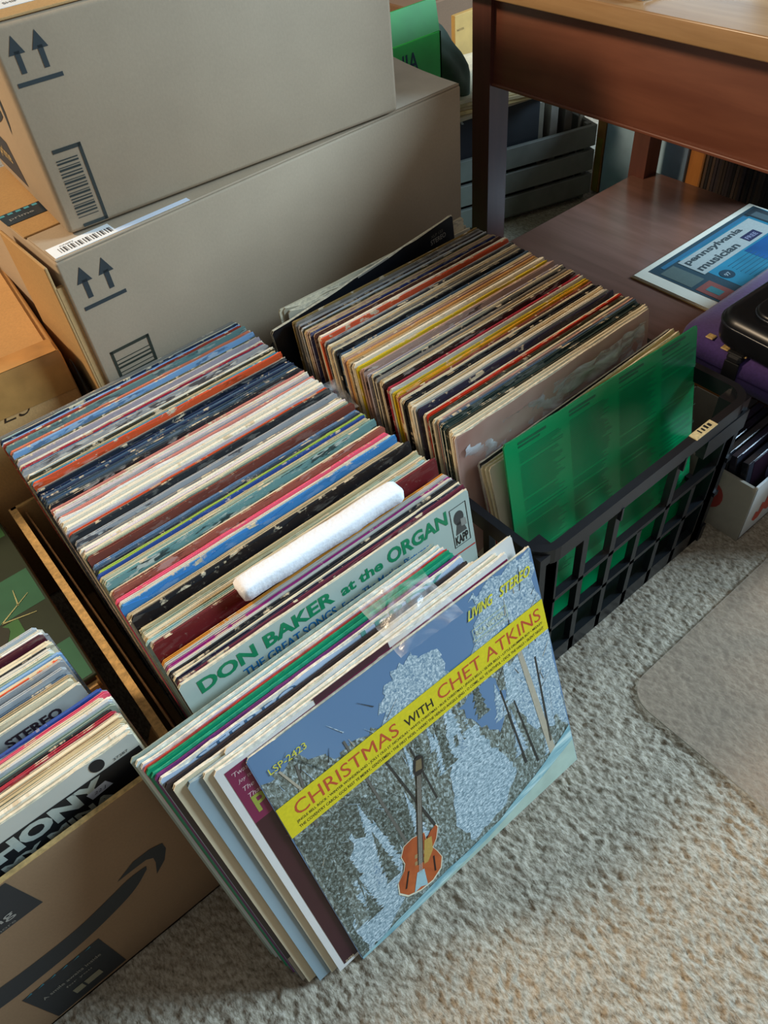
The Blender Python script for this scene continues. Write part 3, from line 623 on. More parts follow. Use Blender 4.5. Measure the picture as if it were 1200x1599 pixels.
# the big black album at the back of the crate, twisted upwards
def draw_blk(mb, Y, W_, H):
    txt(mb, 'STEREO', .86, .075, .09, .022, Y(2), ink('b9b4a8'), .0); txt(mb, 'XLP 123', .865, .045, .07, .012, Y(2), ink('8b877c'), 0)
    poly(mb, [(.45, .0), (.62, .0), (.62, .008), (.45, .008)], Y(2), ink('a8a294')); poly(mb, disk(.62, .10, .014), Y(2), ink('7f6f80'))
album('black album marked STEREO, standing askew at the back of the black crate', .384, .7262, .322, 1, '15191f', .004, 2.0, -4.8, draw=draw_blk, wear=.4)
for k in range(2):
    album(['worn pale record sleeve behind the black STEREO album in the crate', 'second worn pale record sleeve between the black STEREO album and the rearmost one'][k], .374+.004*k, .7400-.004*k, .333-.004*k, 0, ['b7ac92', 'c9c0a8'][k], .003, .2, 2.6, wear=1)

# foam strip resting on the dark red sleeve
def foam():
    n = 40; mb = MB(); vs = []; ring = 8
    for i in range(n+1):
        s = i/n; x = .112+.176*s; yc = .4005-.003*s+.0004*math.sin(s*17); zc = .3385+.0003*math.sin(s*9)
        e = min(1, .82+min(s, 1-s)*9)
        for k in range(ring):
            a = 2*math.pi*k/ring+math.pi/8; wy = .0105*e+.0006*noise.noise((x*240, k, 0)); wz = .0085*e+.0006*noise.noise((x*240, k, 5))
            vs.append((x, yc+math.copysign(abs(math.cos(a))**.35, math.cos(a))*wy, zc+math.copysign(abs(math.sin(a))**.35, math.sin(a))*wz))
    fs = [(i*ring+k, i*ring+(k+1) % ring, (i+1)*ring+(k+1) % ring, (i+1)*ring+k) for i in range(n) for k in range(ring)]
    fs += [tuple(range(ring)), tuple(n*ring+k for k in range(ring))]
    mb.add(vs, fs, P('fbfcff', .6, .03, 300, 'white_foam', bmp=.5), smooth=True)
    tag(mb.obj('foam_strip'), 'white foam strip lying along the tops of the left row', 'packing foam')
foam()

# clear plastic
M_CLR = plastic_milky(.03, .50, 'clear_plastic'); M_CLR2 = plastic_milky()
def crinkle(name, corner, ux, uy, nx, ny, amp, m, label, cat, shape=None, fr=60):
    o = Vector(corner); ux = Vector(ux); uy = Vector(uy); nrm = ux.cross(uy).normalized(); vs = []
    for j in range(ny+1):
        for i in range(nx+1):
            a = i/nx; b = j/ny; p = o+ux*a+uy*b
            if shape: p = p+Vector(shape(a, b))
            q = p*fr; h = noise.noise(q)+.6*abs(noise.noise(q*2.3)); vs.append(p+nrm*amp*h)
    fs = [(j*(nx+1)+i, j*(nx+1)+i+1, (j+1)*(nx+1)+i+1, (j+1)*(nx+1)+i) for j in range(ny) for i in range(nx)]
    ob = MB().add(vs, fs, m, smooth=True).obj(name); return tag(ob, label, cat)
crinkle('plastic_wrapper', (.180, .268, .318), (.066, -.004, .001), (.004, .062, .004), 30, 28, .0055, M_CLR,
        'crumpled clear plastic wrapper across the tops of the leaning stack', 'plastic wrapper', lambda a, b: (0, 0, .006*math.sin(a*3.14)*math.sin(b*3.14)), 55)
crinkle('plastic_bag', (.392, .4125, .215), (.292, -.002, .0), (0, .007, .093), 60, 24, .007, M_CLR2,
        'clear crinkled plastic record bag in front of the plain pink album', 'plastic bag', lambda a, b: (0, 0, .012*a), 45)
crinkle('plastic_bag', (.335, .560, .300), (.028, .0, -.004), (.004, .045, .014), 14, 16, .004, M_CLR,
        'small loose clear plastic corner sticking out at the right side of the left row', 'plastic bag', None, 80)

# ------------------------------------------------------------ open carton that holds the left row
cl = thing('cardboard_box', (0, .30, 0), 'open cardboard box holding the left row of records', 'box')
def wallpart(parent, name, x0, x1, y0, y1, z0, z1, m=M_CARD2, me=M_CARDE, off=(0, .30, 0)):
    mb = MB(); mb.box(x0-off[0], x1-off[0], y0-off[1], y1-off[1], z0, z1-.002, m)
    mb.box(x0-off[0], x1-off[0], y0-off[1], y1-off[1], z1-.002, z1, me, 0)
    return mb.obj(name, parent)
mb = MB(); o3 = (0, .30, 0)
for (a, b, c, d) in ((-.0055, .0035, .300, .812), (.350, .354, .300, .812), (-.003, .354, .300, .304), (-.003, .354, .808, .812)):
    mb.box(a, b, c-.30, d-.30, 0, .200, M_CARD2); mb.box(a, b, c-.30, d-.30, .200, .2025, M_CARDE)
mb.box(-.003, .354, 0, .512, 0, .004, M_CARD2); mb.obj('body', cl)
# inner flaps folded down along the left wall, outer flap hanging over the left side
mb = MB()
mb.add([(.009, .03, .193), (.009, .505, .193), (.014, .505, .06), (.014, .03, .06), (.011, .03, .193), (.011, .505, .193), (.016, .505, .06), (.016, .03, .06)],
       [(0, 1, 2, 3), (4, 7, 6, 5), (0, 4, 5, 1), (3, 2, 6, 7), (0, 3, 7, 4), (1, 5, 6, 2)], M_CARDSHADE); mb.obj('inner_flap', cl)
mb = MB(); q = [(-.004, .008, .196), (-.004, .135, .196), (-.030, .165, .10), (-.030, .008, .10)]
mb.add(q+[(a-.003, b, c-.002) for a, b, c in q], [(0, 1, 2, 3), (4, 7, 6, 5), (0, 4, 5, 1), (3, 2, 6, 7), (0, 3, 7, 4), (1, 5, 6, 2)], M_CARD2); mb.obj('outer_flap', cl)

# ------------------------------------------------------------ black crate
def crate():
    K = P('15181d', .32, .15, 40, 'black_plastic'); t = thing('record_crate', (.547, .29, 0), 'black plastic lattice crate holding the right row of records', 'crate')
    x0, x1, y0, y1, H = .373, .738, .288, .796, .255
    xc = (x0+x1)/2; yc = (y0+y1)/2; hx = (x1-x0)/2; hy = (y1-y0)/2
    def tp(v):
        z = v[2]; k = .055*(1-z/H); kx = .055*(1-z/H)
        return (v[0]*(1-kx), v[1]+(k*.0)+(hy)*0, z)
    def rr(r, ins, n=6):
        pts = []
        for cx_, cy_, a0 in ((hx-r, hy-r, 0), (-hx+r, hy-r, 90), (-hx+r, -hy+r, 180), (hx-r, -hy+r, 270)):
            for k in range(n+1):
                a = D(a0+90*k/n); pts.append((cx_+(r-ins)*math.cos(a), cy_+(r-ins)*math.sin(a)))
        return pts
    off = Vector((xc-.547, yc-.29, 0))
    def ring(mb, i0, i1, z0, z1, r=.03):
        A = rr(r, i0); B = rr(r, i1); n = len(A); vs = [(a, b, z) for z in (z0, z1) for L in (A, B) for a, b in L]
        vs = [Vector(tp(v))+off for v in vs]; fs = []
        for i in range(n):
            j = (i+1) % n; fs += [(i, j, 2*n+j, 2*n+i), (n+i, 3*n+i, 3*n+j, n+j), (2*n+i, 2*n+j, 3*n+j, 3*n+i), (i, n+i, n+j, j)]
        mb.add(vs, fs, K)
    rim = MB(); ring(rim, 0, .0095, H-.005, H); ring(rim, .0, .002, H-.022, H-.005); ring(rim, .008, .0095, H-.02, H-.005); rimo = rim.obj('rim', t)
    body = MB()
    def bar(a, b, c, d, e, f):
        bm = bmesh.new(); bmesh.ops.create_cube(bm, size=1)
        for v in bm.verts: v.co = Vector(((a+b)/2+v.co.x*(b-a), (c+d)/2+v.co.y*(d-c), (e+f)/2+v.co.z*(f-e)))
        for v in bm.verts: v.co = Vector(tp(v.co))+off
        body.bm(bm, K)
    dp = .009
    for z, h in ((0, .030), (.088, .007), (.150, .007)):           # horizontals on four sides
        bar(-hx+.004, hx-.004, -hy+.003, -hy+.003+dp, z, z+h); bar(-hx+.004, hx-.004, hy-.003-dp, hy-.003, z, z+h)
        bar(-hx+.003, -hx+.003+dp, -hy, hy, z, z+h); bar(hx-.003-dp, hx-.003, -hy, hy, z, z+h)
    nx = 6
    for i in range(nx+1):
        x = -hx+.022+(2*hx-.044)*i/nx; w = .010 if i in (0, nx) else .0045; top = H-.02 if (i % 2 == 0 or i < 2) else .152
        bar(x-w, x+w, -hy+.003, -hy+.003+dp, 0, top); bar(x-w, x+w, hy-.003-dp, hy-.003, 0, top)
    for i in range(9):
        yv = -hy+.022+(2*hy-.044)*i/8; w = .010 if i in (0, 8) else .0045
        bar(-hx+.003, -hx+.003+dp, yv-w, yv+w, 0, H-.02); bar(hx-.003-dp, hx-.003, yv-w, yv+w, 0, H-.02)
    for sx in (-1, 1):
        for sy in (-1, 1): bar(sx*(hx-.016)-.013, sx*(hx-.016)+.013, sy*(hy-.016)-.013, sy*(hy-.016)+.013, 0, H-.006)
    bar(-hx+.01, hx-.01, -hy+.01, hy-.01, .004, .010)
    bar(hx-.085, hx-.004, -hy-.001, -hy+.010, H-.050, H-.022)     # grip lip at the right of the front
    for i in range(2): bar(-.055+.11*i, -.052+.11*i, -hy-.001, -hy+.010, H-.04, H-.02)
    body.obj('lattice_body', t)
    st = MB(); st.box(.622-.547, .660-.547, -.0035, .0075, H+.0002, H+.0012, P('e2cf9c', .6, .2, 300)); 
    for k in range(4): st.box(.634-.547+.0055*k, .636-.547+.0055*k+.0006*k, .0, .0062-.001*(k % 2), H+.0012, H+.0014, ink('1b1a18'))
    tag(st.obj('sticker', rimo), 'cream sticker on the rim')
crate()

# ------------------------------------------------------------ closed cardboard boxes
def arrows(mb, x, y, z, s, c='2c3436'):
    i_ = ink(c)
    for dx in (0, 1.0*s*.026):
        T = FR(x+dx, y, z)
        mb.add([(-.0030*s, 0, 0), (.0030*s, 0, 0), (.0030*s, .022*s, 0), (-.0030*s, .022*s, 0)], [(0, 1, 2, 3)], i_, T)
        mb.add([(-.009*s, .019*s, 0), (.009*s, .019*s, 0), (0, .037*s, 0)], [(0, 1, 2)], i_, T)
    T = FR(x-.012*s, y, z-.012*s); mb.add([(0, 0, 0), (.052*s, 0, 0), (.052*s, .0045*s, 0), (0, .0045*s, 0)], [(0, 1, 2, 3)], i_, T)
def mkbox(mb, x0, x1, y0, y1, z0, z1, m=M_CARD, b=.003):
    mb.box(x0, x1, y0, y1, z0, z1, m, b, seg=2)
def smile(mb, T, s, c):
    """curved arrow logo drawn in the local plane"""
    n = 24; top = []; bot = []
    for i in range(n+1):
        u = i/n; x = -1+1.72*u; y = -.30*math.sin(math.pi*(.08+u*.80)) - .02; w = .006+.075*math.sin(math.pi*min(1, .06+u*.80))
        top.append((x, y+w)); bot.append((x, y-w))
    mb.add([(a*s, b*s, 0) for a, b in top+bot[::-1]], [(i, i+1, 2*n-i, 2*n+1-i) for i in range(n)], c, T)
    A = [(.52, .02), (.66, .13), (.88, .17), (1.0, .12), (1.0, -.05), (.93, -.22), (.82, -.36), (.86, -.15), (.87, .0), (.82, .06), (.70, .05)]
    mb.add([(a*s, b*s, 0) for a, b in A], [(0, 1, 2, 9, 10), (2, 3, 4, 8, 9), (4, 5, 6, 7, 8)], c, T)
# lower, long box
b1 = thing('cardboard_box', (.166, .797, 0), 'long closed cardboard box behind both record rows, under the other box', 'box', (0, 0, D(1.8)))
mb = MB(); mkbox(mb, 0, .60, 0, .288, 0, .468)
e = -.0004
arrows(mb, .022, e, .418, 1.0)
i_ = ink('2c3024')
for (a, b, c, d) in ((.016, .068, .3425, .3465), (.016, .0195, .235, .346), (.0645, .068, .235, .346)): mb.add([(0, 0, 0), (b-a, 0, 0), (b-a, d-c, 0), (0, d-c, 0)], [(0, 1, 2, 3)], i_, FR(a, e, c))
for k in range(8): mb.add([(0, 0, 0), (.044, 0, 0), (.044, .0012+.0008*(k % 3), 0), (0, .0012+.0008*(k % 3), 0)], [(0, 1, 2, 3)], i_, FR(.0200, e, .331-.0055*k))
mb.obj('body', b1)
mb = MB(); mb.box(.002, .598, .001, .075, .4682, .4705, M_CARD, .0005); mb.box(.0, .598, .079, .286, .4682, .4705, M_CARD2, .0005); tf1 = mb.obj('top_flap', b1)
# warped end flap lifting at the right
mb = MB(); vs = []
for j in range(5):
    for i in range(9):
        a = i/8; b = j/4; vs.append((.475+.122*a, .004+.138*b, .4708+.010*(b**2)*a+.004*math.sin(a*3.1)*b))
fs = [(j*9+i, j*9+i+1, (j+1)*9+i+1, (j+1)*9+i) for j in range(4) for i in range(8)]
mb.add(vs+[(a, b, c-.002) for a, b, c in vs], fs+[tuple(45+k for k in f[::-1]) for f in fs], P('e6dac6', .7, .06, 30)); tag(mb.obj('end_flap', b1), 'pale lifted end flap')
mb = MB(); mb.box(-.0115, -.008, .004, .13, .28, .466, M_CARD2, .001); mb.box(-.008, .0, .004, .010, .28, .44, M_CARD2); tag(mb.obj('side_flap', b1), 'warm-lit side flap standing off the left end')
mb = MB()
mb.box(.004, .078, .004, .030, .4707, .4712, P('f2f2ef', .5, .02, 50)); mb.box(.078, .17, .004, .012, .4707, .4711, P('dfe6f0', .5, .02, 50))
for k in range(22): w = (.0006, .0012, .002)[k*7 % 3]; mb.box(.014+.0029*k, .014+.0029*k+w, .009, .021, .4712, .4714, ink('4a4a4a'))
mb.text('CNJ83', ink('3b3b3b'), Tm((.018, .0225, .4715), (1, 0, 0), (0, 1, 0)), .016, .003, .01)
mb.obj('shipping_label', tf1)
mb = MB(); mb.box(-.002, .20, .118, .150, .4706, .4712, P('24303a', .35, .1, 50, 'dark_tape'))
for k in range(6): mb.box(-.001+.01*k, .005+.01*k, .143, .148, .4712, .4714, ink('4ea0b4'))
mb.text('prime', ink('8a8f92'), Tm((.005, .126, .4714), (1, 0, 0), (0, 1, 0)), .03, .008, .01)
mb.obj('packing_tape', tf1)

# upper box
b2 = thing('cardboard_box', (.2005, .832, .4725), 'closed cardboard box with barcode stacked on top of the long box', 'box', (0, 0, D(-3.4)))
mb = MB(); mkbox(mb, 0, .447, 0, .245, 0, .199, M_CARD, .006)
arrows(mb, .020, e, .156, .86)
k_ = ink('2b302c'); X = .018
for (a, b, c, d) in ((.016, .046, .082, .086), (.043, .0465, .004, .086), (.018, .046, .004, .0075)): mb.add([(0, 0, 0), (b-a, 0, 0), (b-a, d-c, 0), (0, d-c, 0)], [(0, 1, 2, 3)], k_, FR(a, e, c))
for k in range(19):
    h = (.0008, .0018, .0012, .0022)[k*5 % 4]; mb.add([(0, 0, 0), (.023, 0, 0), (.023, h, 0), (0, h, 0)], [(0, 1, 2, 3)], k_, FR(.016, e, .0145+.0033*k))
# swoosh wrapping its left end
LT = Tm((e, .25, .10), (0, -1, 0), (0, 0, 1))
smile(mb, Tm((e, .150, .115), (0, -1, 0), (0, 0, 1)), .085, ink('2b3238'))
mb.add([(0, 0, 0), (.12, 0, 0), (.10, .045, 0), (0, .05, 0)], [(0, 1, 2, 3)], ink('353840'), Tm((e, .24, .015), (0, -1, 0), (0, 0, 1)))
mb.text('prime', ink('b8a070'), Tm((e*2, .20, .028), (0, -1, 0), (0, 0, 1)), .05, .018, .02)
mb.obj('body', b2)
mb = MB(); mb.box(.002, .445, .002, .133, .1992, .2015, M_CARD2, .0005); mb.box(.002, .445, .137, .243, .1992, .2015, M_CARD2, .0005); tf2 = mb.obj('top_flap', b2)
mb = MB(); mb.box(.016, .098, .032, .12, .2016, .2022, P('eeeeea', .4, .02, 50), .0); mb.text('SHIP TO:  split', ink('6b6b6b'), Tm((.034, .040, .2024), (1, 0, 0), (0, 1, 0)), .045, .010, .02); mb.obj('shipping_label', tf2)
# left, scrawled box
b3 = thing('cardboard_box', (-.242, .868, 0), 'taped cardboard box with marker writing left of the long box', 'box', (0, 0, D(-5)))
M_SCUF = cardboard('kraft_cardboard_scuffed', 'd0a066', var=.10)
mb = MB(); mkbox(mb, 0, .382, 0, .42, 0, .352, M_SCUF, .004)
mb.text('LS', ink('3c2c1c'), FR(.288, e, .293), .042, .030, -.02, .5); mb.obj('body', b3)
mb = MB(); vs = [(.0, .0, .3525), (.372, .0, .3525), (.376, .41, .354), (0, .41, .354)]
mb.add(vs+[(a, b, c+.003) for a, b, c in vs], [(0, 1, 2, 3), (7, 6, 5, 4), (0, 4, 5, 1), (1, 5, 6, 2), (2, 6, 7, 3), (3, 7, 4, 0)], M_SCUF); tf3 = mb.obj('top_flap', b3)
mb = MB(); mb.box(.0, .378, -.0012, .030, .3558, .3563, P('c28e50', .22, .2, 30, 'brown_tape')); mb.box(0, .38, -.0012, -.0004, .30, .3563, P('c28e50', .22, .2, 30)); mb.obj('packing_tape', tf3)
# black bag slumped in the gap
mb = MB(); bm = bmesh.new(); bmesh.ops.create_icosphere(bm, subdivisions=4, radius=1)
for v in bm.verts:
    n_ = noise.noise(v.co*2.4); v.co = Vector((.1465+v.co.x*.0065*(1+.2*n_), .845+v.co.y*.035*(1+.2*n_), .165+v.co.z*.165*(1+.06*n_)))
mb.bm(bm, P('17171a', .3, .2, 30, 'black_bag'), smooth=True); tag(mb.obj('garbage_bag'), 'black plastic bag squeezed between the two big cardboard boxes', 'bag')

# ------------------------------------------------------------ printed box at the lower left and its records
b4 = thing('cardboard_box', (-.40, .345, 0), 'open cardboard box with a black smile arrow, lower left', 'box')
mb = MB(); H4 = .274
mb.box(0, .374, 0, .004, 0, H4, M_CARD3); mb.box(0, .004, .004, .172, 0, H4, M_CARD2); mb.box(.370, .374, .004, .172, 0, .10, M_CARD2); mb.box(0, .374, .172, .176, 0, .19, M_CARD2); mb.box(0, .374, 0, .176, 0, .003, M_CARD2)
mb.box(0, .374, 0, .004, H4, H4+.0015, M_CARDE)
bk = ink('26292c')
A4 = lambda x, z: (x+.40, z)
def fpoly(pts, m, lv=1): mb.add([(a+.40, -.0003*lv, z) for a, z in pts], [tuple(range(len(pts)))], m)
fpoly([(-.262, .272), (-.150, .272), (-.1465, .212), (-.262, .212)], bk)
mb.text('streaming', ink('9a968c'), FR(-.242+.40, -.0007, .2215), .078, .013, .01)
mb.text('and so much more', ink('76736b'), FR(-.23+.40, -.0007, .2145), .062, .004, .01)
fpoly([(-.222, .088), (-.146, .090), (-.148, .008), (-.222, .006)], bk)
for k in range(6): fpoly([(-.219+.0115*k, .0865), (-.213+.0115*k, .0895), (-.213+.0115*k, .0865)], ink('2f7c8c'), 2)
mb.text('A smile awaits inside', ink('8d897e'), FR(-.214+.40, -.0007, .058), .058, .006, .01); mb.text('for you', ink('8d897e'), FR(-.196+.40, -.0007, .046), .026, .005, .01)
fpoly([(-.196, .022), (-.168, .022), (-.168, .034), (-.196, .034)], ink('8f8970'), 2); fpoly([(-.186, .022), (-.184, .022), (-.184, .034), (-.186, .034)], bk, 3)
top = [(-.375, .205), (-.33, .172), (-.28, .148), (-.2192, .1364), (-.1859, .1333), (-.1493, .1341), (-.1168, .142), (-.0927, .1487), (-.0752, .1478)]
bot = [(-.380, .190), (-.345, .150), (-.295, .120), (-.2356, .1044), (-.1957, .1027), (-.1552, .105), (-.1185, .114), (-.0945, .1249), (-.0767, .1418)]
def sm(L):
    out = []
    for i in range(len(L)-1):
        p0 = Vector(L[max(0, i-1)]); p1 = Vector(L[i]); p2 = Vector(L[i+1]); p3 = Vector(L[min(len(L)-1, i+2)])
        for k in range(5):
            t_ = k/5; out.append(.5*((2*p1)+(-p0+p2)*t_+(2*p0-5*p1+4*p2-p3)*t_*t_+(-p0+3*p1-3*p2+p3)*t_**3))
    return out+[Vector(L[-1])]
A_ = sm(top); B_ = sm(bot); n = len(A_)
mb.add([(p.x+.40, -.0004, p.y) for p in A_]+[(p.x+.40, -.0004, p.y) for p in B_], [(i, i+1, n+i+1, n+i) for i in range(n-1)], bk)
A = [(-.1004, .158), (-.0806, .1703), (-.064, .1701), (-.0529, .1646), (-.0533, .1517), (-.0606, .1344), (-.0734, .1209), (-.0674, .1418), (-.0664, .1521), (-.0716, .1578), (-.0843, .1583)]
mb.add([(a+.40, -.0004, z) for a, z in A], [(0, 1, 9, 10), (1, 2, 8, 9), (2, 3, 4, 8), (4, 5, 7, 8), (5, 6, 7)], bk)
mb.obj('body', b4)
mb = MB(); vs = [(-.262+.40, -.0009, .270), (-.150+.40, -.0009, .271)]
# records in it
AE = [(.501, 'lightgrey', .1, 3, 4), (.4975, 'ivory', .3), (.494, 'white', .1), (.490, 'charcoal', .2, 2), (.4865, 'wine', .2, 3, 7), (.479, 'cream', .5), (.475, 'cream', .5), (.4715, 'black', .3), (.468, 'palegrey', .4), (.4645, 'ivory', .2), (.461, 'sage', .3),
      (.4575, 'lightblue', .3, 0, 4), (.453, 'cream', .1), (.4495, 'orange', .2), (.446, 'lavender', .2), (.4425, 'grey', .3, 4, 5), (.437, 'darkgrey', .4), (.4335, 'lightgrey', .2, 3, 5), (.428, 'steel', .4), (.4245, 'tan', .3), (.421, 'cream', .2)]
AE2 = [(.411, 'blue', .2), (.4045, 'pink', .2), (.401, 'cream', .2), (.3975, 'ivory', .3), (.394, 'lightgrey', .2, 3, 4), (.3895, 'sage', .1), (.386, 'black', .1, 0, 4), (.3815, 'crimson', .2), (.378, 'brick', .6, 0), (.3745, 'cream', .2), (.371, 'tan', .2), (.3675, 'beige', .6, 0, 4), (.3635, 'cream', .2), (.360, 'ivory', .1)]
NA = [('wine', 'wine red'), ]
NICE['wine'] = 'wine red'
amk = {(.4865, 'wine'): ('the wine red sleeve', 'wine red record sleeve near the back of the lower left box'), (.4575, 'lightblue'): ('the light blue sleeve', 'light blue record sleeve in the middle of the lower left box')}
AE = [(.505-(.501-e[0])*.84,)+tuple(e[1:]) for e in AE]; amk = {(.505-(.501-k_[0])*.84, k_[1]): v_ for k_, v_ in amk.items()}
ao = lay(expand(AE, .434, ['cream', 'ivory', 'grey']), -.351, lambda y: .320, lambda y: 3.0, 'lower left box', amk, 'record sleeves in the lower left box', .004)
k = 0
for i in range(len(ao)-1, -1, -1):
    if 'from the front' in ao[i]['label']: k += 1; ao[i]['label'] = ao[i]['label'].split(',')[0]+f", {ORD[k]} behind the pale album marked STEREO, lower left box"
    else: break
def draw_st(mb, Y, W_, H): txt(mb, 'STEREO', .775, .066, .15, .036, Y(2), ink('3b2a2c'), .035)
album('pale grey album with dark STEREO lettering in the lower left box', -.347, .4315, .317, 2.6, 'c2bfb0', .0032, 0, 0, draw=draw_st)
ao = lay(expand([(e[0]+.0065*(.411-e[0])/.051+.0,)+tuple(e[1:]) for e in AE2], .366, ['cream', 'ivory', 'grey']), -.335, lambda y: .3195, lambda y: 1.2, 'lower left box front', {(.386+.0065*(.411-.386)/.051, 'black'): ('the black sleeve', 'black record sleeve between green and red ones near the front of the lower left box')}, 'record sleeves in the lower left box', .003)
k = 0
for i in range(len(ao)-1, -1, -1):
    if 'from the front' in ao[i]['label']: k += 1; ao[i]['label'] = ao[i]['label'].split(',')[0]+f", {ORD[k]} behind the album lettered HONY, lower left box"
    else: break
def draw_hony(mb, Y, W_, H):
    k_ = ink('17181a'); w = ink('b9bfb2')
    poly(mb, [(.003, .068), (.997, .068), (.997, .40), (.003, .40)], Y(2), k_)
    poly(mb, disk(.893, .034, .019, 18, .026), Y(3), k_)
    txt(mb, 'SYMPHONY', .36, .146, .525, .072, Y(3), w, .055); txt(mb, 'MY MINA', .585, .198, .30, .036, Y(3), w, .045)
    poly(mb, [(.83, .118), (.885, .110), (.895, .142), (.835, .150)], Y(4), ink('c6cbd6'))
    txt(mb, '22 J', .845, .140, .035, .014, Y(5), ink('20202c'), 0, .3)
    txt(mb, '37287', .93, .060, .04, .010, Y(3), ink('24221e'), 0)
album('white and black album with big HONY lettering, frontmost in the lower left box', -.3345, .3615, .3185, .3, 'cfcdbf', .0036, 0, 0, draw=draw_hony)

# stack of flat albums with a green top behind that box
def draw_gtop(mb):
    dk = ink('1c2a1c'); g = [P('3f7040', .45, .25, 12, 'print_green_brick'), P('4c7c38', .45, .25, 12), P('356a50', .45, .25, 12)]
    rnd = random.Random(4); z = .0042
    for r_ in range(5):
        for c_ in range(4):
            x0 = c_*.080-(.04 if r_ % 2 else 0); y0 = r_*.063
            a0, a1, b0, b1 = max(.003, x0+.002), min(.312, x0+.078), max(.003, y0+.002), min(.312, y0+.061)
            if a1 > a0: mb.add([(a0, b0, z), (a1, b0, z), (a1, b1, z), (a0, b1, z)], [(0, 1, 2, 3)], rnd.choice(g))
    bl = [(.225+.036*math.cos(a)*(1+.18*math.sin(5*a)), .105+.046*math.sin(a)*(1+.15*math.cos(7*a)), z+.0003) for a in [i*2*math.pi/40 for i in range(40)]]
    mb.add(bl, [tuple(range(40))], ink('2b2f24')); ye = ink('b9b880')
    for (a, b, c, d) in ((.262, .128, .300, .150), (.262, .128, .298, .118), (.285, .140, .288, .165), (.255, .07, .285, .05), (.278, .056, .282, .036), (.278, .056, .298, .052), (.235, .06, .236, .03), (.235, .04, .255, .026)):
        dx = c-a; dy = d-b; L = math.hypot(dx, dy); nx = -dy/L*.0009; ny = dx/L*.0009
        mb.add([(a+nx, b+ny, z+.0005), (c+nx*.4, d+ny*.4, z+.0005), (c-nx*.4, d-ny*.4, z+.0005), (a-nx, b-ny, z+.0005)], [(0, 1, 2, 3)], ye)
cols = ['2a1d16', '6d5340', 'a58a5e', '1b1718', '8d6f4a', 'b99b68', '352018', '1d1a1c', 'b5976a', '5a4030']
zz = .15; lab = ['dark brown boxed album, lowest visible of the flat stack by the lower left box', 'brown boxed album second from the bottom of the flat stack', 'tan album in the flat stack with red printing on its spine', 'black album in the flat stack above the tan one',
                 'brown-edged album in the flat stack below the paler one', 'pale tan album in the flat stack second below the green cover', 'dark brown album in the flat stack directly below the green cover']
base = MB(); base.box(-.345, -.026, .528, .835, 0, .148, P('5b4634', .7, .1, 30, 'dark_carton'), .003)
tag(base.obj('cardboard_box'), 'dark brown box under the flat stack of albums, lower left', 'box')
for i in range(7):
    th = .0062; dx = random.uniform(-.004, .0035)
    mb = MB(); mb.box(0, WL, 0, WL, 0, th, P(cols[i], .6, .15, 60), .0008)
    mb.box(WL-.0002, WL+.0003, .01, WL-.01, .0012, th-.0012, P(['8d7452', '6a5138', 'a8895c', '2a2422', '9a7c50', 'b29564', '3c2a1c'][i], .7, .3, 120))
    if i == 4: mb.box(WL+.0003, WL+.0006, .03, .16, .0015, th-.0015, ink('a82a1c'))
    o = mb.obj('vinyl_record', None, (-.338+dx, .523+random.uniform(-.002, .002), .149+i*.0064)); o.rotation_euler = (0, 0, D(random.uniform(-.4, .4))); tag(o, lab[i], 'record')
mb = MB(); mb.box(0, WL, 0, WL, 0, .004, P('24301f', .5, .1, 40), .0008); draw_gtop(mb)
tag(mb.obj('vinyl_record', None, (-.336, .524, .1945)), 'green album with brick pattern and a spindly bird figure, topmost of the flat stack', 'record')

# ------------------------------------------------------------ table
tb = thing('side_table', (.865, .93, 0), 'cherry wood side table with lower shelf at the right', 'table')
tx, ty = .865, .93
def part(name, x0, x1, y0, y1, z0, z1, m, b=.002, lab=None, seg=2):
    o = MB().box(x0-tx, x1-tx, y0-ty, y1-ty, z0, z1, m, b, seg=seg).obj(name, tb)
    if lab: o['label'] = lab
    return o
part('tabletop', .865, 1.43, .098, .955, .5385, .5625, M_WTOP, .002, 'lighter brown tabletop')
part('apron', .898, .916, .15, .892, .415, .5385, M_WAPR, .002); part('apron', 1.36, 1.378, .15, .892, .415, .5385, M_WAPR, .002)
part('apron', .93, 1.34, .895, .913, .415, .5385, M_WAPR, .002); part('apron', .93, 1.34, .133, .151, .415, .5385, M_WAPR, .002)
part('moulding', .8945, .899, .15, .892, .4155, .420, M_WAPR, .001)
for lx in (.890, 1.335):
    for ly in (.884, .120):
        o = MB(); T = 0
        o.prism([(lx-tx, ly-ty), (lx-tx+.042, ly-ty), (lx-tx+.042, ly-ty+.038), (lx-tx, ly-ty+.038)], 0, .5385, M_WLEG, 'z'); o.obj('leg', tb)
part('shelf', .884, 1.378, .125, .915, .098, .116, M_WSHF, .003, 'glossy dark lower shelf')
part('shelf_edge', .880, .884, .16, .884, .098, .114, M_WORG, .001)
# box on the table top
o = MB(); o.box(0, .24, 0, .20, 0, .30, P('9fb0b8', .5, .05, 20, 'pale_box'), .003); o.box(.0, .24, 0, .2, .0, .012, P('c7d0d2', .4), .002)
tag(o.obj('storage_box', None, (.890, .632, .563), (0, 0, D(0))), 'pale grey box standing on the table top, only its bottom corner in view', 'box')

